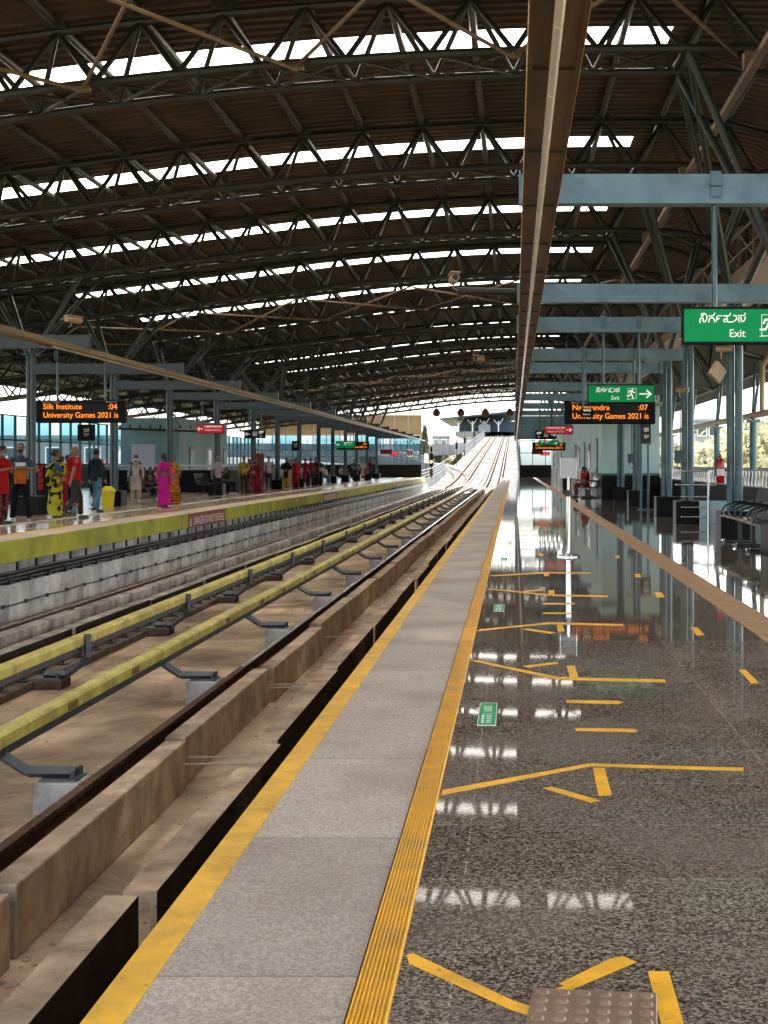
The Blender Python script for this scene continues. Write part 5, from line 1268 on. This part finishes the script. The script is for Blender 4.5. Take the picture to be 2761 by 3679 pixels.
parapet(Rr, 1.0, .25, 'parapet with railing on the near side of the high pale viaduct')
t, L, Rr = deck([(-140, 140, -2.2), (-60, 150, -2.0), (-30, 160, -1.9), (-14, 172, -1.7)], 6, 'low pale viaduct ramp beside the station end')
parapet(Rr, 1.1, .25, 'parapet with railing of the low pale viaduct ramp')
# lamps and signals on the ramp
for i, (x, y) in enumerate(((-8.9, 205), (-9.3, 140), (-8.9, 240), (-9.0, 300))):
    t = thing('lineside_mast', ('slim mast with a small white box beyond the signal', 'dark signal mast on the white ramp', 'thin mast along the climbing parapet', 'far thin mast near the distant station')[(1, 0, 2, 3)[i]], 'mast', (x, y, climb(y) - 1.3))
    b = MB(); b.tube([(0, 0, 0), (0, 0, 5.2)], .06, 6); b.build('pole', M['dark_steel'], t); b = MB(); b.bbox(-.2, .2, -.2, -.05, 2.6, 3.6, .03); b.build('head', M['sign_black' if i != 1 else 'white'], t)
b = MB(); b.bbox(-.1, .75, -.2, .2, 0, .9, .03); t = b.build('trackside_box', M['sign_black'], None, False, (-.2, 128, -1.0)); tag(t, 'dark trackside cabinet at the foot of the platform end', 'cabinet')
# distant station
t = thing('far_station', 'distant elevated station with a dark blue roof at the top of the climbing tracks', 'building', (0, 430, 0))
b = MB(); zf = 10.6
b.add([(-24, -6, 15.7), (1.5, -6, 18.2), (1.5, 80, 18.2), (-24, 80, 15.7), (-24, -6, 16.1), (1.5, -6, 18.7), (1.5, 80, 18.7), (-24, 80, 16.1)], [(0, 3, 2, 1), (4, 5, 6, 7), (0, 1, 5, 4), (1, 2, 6, 5), (2, 3, 7, 6), (3, 0, 4, 7)]); b.build('roof', M['blue_roof'], t)
b = MB(); b.box(-19, -9.6, 0, 80, zf, 12); b.box(-19, 1.5, 78, 80, zf, 17); b.build('platform_block', M['white_bldg'], t)
b = MB(); b.box(-18.5, 1.2, 6, 78, 12, 15.5); b.build('shaded_interior', M['blue_roof'], t)  # solid dark block stands for the shaded interior under the roof
for x in (-18, -13.5, -9.6, -5):
    b = MB(); b.box(x - .2, x + .2, -.2, .2, 12, 15.4); b.tube([(x, 0, 14), (x - 1.6, 0, 15.9)], .12, 5); b.tube([(x, 0, 14), (x + 1.6, 0, 16.3)], .12, 5); b.build('roof_support', M['white'], t)
b = MB(); b.poly([(-11.5, -1, 11.8), (-7.7, -1, 11.8), (-7.7, -1, 14), (-9.6, -1, 14.8), (-11.5, -1, 14)], (0, 3, 0)); b.build('gate_house', M['white_bldg'], t)
for k in range(8):
    b = MB(); b.box(-17.6 + k, -17.1 + k, 3.9, 3.98, 13.2, 14.2); b.build('window', M['glass_dark'], t)

def crown(b, c, r, n, leaf, seed, clumps=14):
    q = random.Random(seed); cl = []
    for i in range(clumps):
        a = q.random() * 2 * PI; z = q.uniform(-.9, .95); s = math.sqrt(max(0, 1 - z * z)) * q.uniform(.45, 1)
        cl.append((Vector((c[0] + r[0] * s * math.cos(a), c[1] + r[1] * s * math.sin(a), c[2] + r[2] * z)), q.uniform(.28, .5)))
    for i in range(n):
        p, s = q.choice(cl); d = Vector((q.gauss(0, 1), q.gauss(0, 1), q.gauss(0, .8))) * s * .55
        p = p + Vector((d.x * r[0], d.y * r[1], d.z * r[2])); u = Vector((q.gauss(0, 1), q.gauss(0, 1), q.gauss(0, 1))).normalized(); w = u.cross(Vector((q.gauss(0, 1), q.gauss(0, 1), q.gauss(0, 1)))).normalized(); l = leaf * q.uniform(.6, 1.3)
        b.add([p - u * l, p + w * l * .5, p + u * l, p - w * l * .5], [(0, 1, 2, 3)])
def tree(x, y, top, rad, lab, m='leaf', n=2200, seed=1, base=-9.5, grp='trees outside the station', ratio=None):
    t = thing('leafy_tree', lab, 'tree', (x, y, base), 0, grp)
    h = top - base; rz_ = ratio or min(h * .38, rad * 1.1); cz = h - rz_
    b = MB(); b.tube([(0, 0, 0), (.1, 0, h * .3), (-.1, .1, cz), (0, 0, h - rz_ * .5)], [h * .03, h * .022, h * .014, .04], 8)
    q = random.Random(seed)
    for i in range(6):
        a = q.random() * 6.28; z0 = cz - rz_ * .6 + i * .15 * rz_; b.tube([(0, 0, z0), (rad * .4 * math.cos(a), rad * .4 * math.sin(a), z0 + rz_ * .4), (rad * .75 * math.cos(a), rad * .75 * math.sin(a), z0 + rz_ * .7)], [h * .012, h * .008, .02], 5)
    b.build('trunk', M['bark'], t, True)
    b = MB(); crown(b, (0, 0, cz), (rad, rad, rz_), n, .32 + rad * .035, seed); b.build('crown', M[m], t)
for i, (x, y, top, rad, m, lab) in enumerate((
    (12.5, 92, 2.4, 4.0, 'leaf', 'pale bushy tree behind the second column from the extinguisher'), (17.5, 105, 4.2, 5.0, 'leaf', 'broad sunlit tree between two outer columns'), (23.5, 118, 3.2, 5.0, 'leaf_dark', 'darker tree beside the pink house'),
    (21, 96, 2.6, 3.6, 'leaf', 'sunlit tree just in front of the pink house'), (10.5, 128, 4.6, 4.6, 'leaf', 'tall pale tree beyond the pale blue building'), (30, 150, 6.0, 6.5, 'leaf_dark', 'large far tree behind the pink house'),
    (14.5, 150, 5.0, 6.0, 'leaf_dark', 'far dark tree behind the palm'), (27.0, 88, 1.4, 3.2, 'leaf', 'low bush below the pink house'), (37, 130, 5, 6, 'leaf', 'far tree farther along beyond the pink house'), (9.6, 76, 1.2, 2.4, 'leaf', 'low shrub tree below the fence by the outer column'),
    (-17.0, 330, 4.5, 7, 'leaf', 'round far tree above the white parapets'), (-30, 340, 5.5, 8, 'leaf_dark', 'spreading far tree short of the distant station'), (-24, 360, 6.2, 6, 'leaf', 'small far tree on the skyline by the conifer'), (-11, 300, 3.6, 3, 'leaf', 'low far shrub by the parapet'))):
    tree(x, y, top, rad, lab, m, 2000, 20 + i)
t = thing('conifer', 'tall dark conifer on the skyline before the distant station', 'tree', (-16.9, 250, -9.5), 0, 'trees outside the station')
b = MB(); b.tube([(0, 0, 0), (0, 0, 17.5)], [.35, .05], 7); b.build('trunk', M['bark'], t)
b = MB(); q = random.Random(4)
for i in range(2600):
    z = q.uniform(3, 18); r = 2.4 * (1 - (z / 18.2) ** 1.6) * q.random() ** .5 + .1; a = q.random() * 6.28; p = Vector((r * math.cos(a), r * math.sin(a), z + q.gauss(0, .2))); u = Vector((math.cos(a), math.sin(a), -.35)); w = Vector((-math.sin(a), math.cos(a), q.gauss(0, .3)))
    b.add([p - u * .35, p + w * .16, p + u * .4, p - w * .16], [(0, 1, 2, 3)])
b.build('crown', M['leaf_dark'], t)
def palm(x, y, top, lab, seed):
    t = thing('palm_tree', lab, 'palm', (x, y, -9.5), 0, 'palms outside the station'); h = top + 9.5; q = random.Random(seed)
    b = MB(); b.tube([(0, 0, 0), (.3, .1, h * .5), (0, 0, h)], [.22, .16, .13], 8); b.build('trunk', M['bark'], t, True)
    b = MB()
    for i in range(17):
        a = i * 2.4; e = q.uniform(-.2, .9); L = q.uniform(2.6, 3.4); pts = []
        for k in range(9):
            f = k / 8; pts.append(Vector((math.cos(a) * L * f, math.sin(a) * L * f, h + L * (e * f - .75 * f * f))))
        for k in range(8):
            d = (pts[k + 1] - pts[k]).normalized(); s = d.cross(Vector((0, 0, 1))).normalized(); wd = .62 * math.sin(PI * (k + .7) / 9)
            for sg in (-1, 1):
                for j in (0, .5):
                    p = pts[k] + (pts[k + 1] - pts[k]) * j; b.add([p, p + d * .13, p + s * sg * wd + d * .35 - Vector((0, 0, wd * .5))], [(0, 1, 2)])
    b.build('crown', M['palm'], t)
palm(14.2, 98, 2.5, 'palm tree with drooping fronds seen between two columns', 3); palm(23.8, 112, 4.8, 'taller palm beside the pink house', 5)
def house(x0, x1, y0, y1, h, m, lab, nx, nz, roofm=None, sign=None):
    t = thing('house', lab, 'building', (x0, y0, -9.5), 0, 'buildings outside the station')
    w, d = x1 - x0, y1 - y0
    b = MB(); b.box(0, w, 0, d, 0, h); b.build('wall', M[m], t)
    b = MB(); b.box(-.3, w + .3, -.3, d + .3, h, h + .35); b.build('roof', M[roofm or m], t)
    for i in range(nx):
        for k in range(nz):
            cx, cz = w * (i + .5) / nx, h * (k + .55) / nz; f = MB(); f.box(cx - .75, cx + .75, -.08, 0, cz - .8, cz + .8); fo = f.build('window', M['white'], t); p = MB(); p.box(cx - .62, cx + .62, -.1, -.081, cz - .67, cz + .67); p.build('pane', M['glass_dark'], fo)
            if nx * nz < 30:
                sh = MB(); sh.box(cx - .95, cx + .95, -.6, 0, cz + .85, cz + .95); sh.build('sunshade', M['white'], t)
    return t
t = house(22.2, 33, 120, 130, 13.6, 'pink_bldg', 'pinkish red house with white railings behind the outer columns', 4, 4, 'white')
for z in (5.5, 8.4, 10.6):
    b = MB(); b.box(-.4, 10.8, -.8, -.7, z, z + .12); b.box(1.5, 1.75, -.8, -.6, 0, 11); b.build('balcony_rail', M['white'], t)
house(28.4, 32, 205, 214, 17.5, 'white_bldg', 'white apartment block with small windows seen between two columns', 2, 5)
house(33, 44, 240, 252, 15.5, 'white_bldg', 'far pale block behind the trees of the street', 4, 4)
house(-2, 3, 210, 222, 9, 'pink_bldg', 'pinkish building seen through the far end windows', 3, 2)
house(4.5, 14, 190, 200, 10, 'white_bldg', 'white house seen through the far end windows', 4, 3)
house(-26, -21, 420, 432, 19.5, 'white_bldg', 'tiny pale building beside the distant station roof', 2, 5)
house(-64, -36, 118, 130, 13, 'white_bldg', 'broad pale building beyond the back glazed wall', 8, 4)
house(-60, -40, 70, 84, 12.5, 'white_bldg', 'pale building close outside the back glazed wall', 6, 4)
rd = MB(); rd.box(9.6, 19, -50, 400, -9.6, -9.46); struct(rd.build('road', M['pier']))
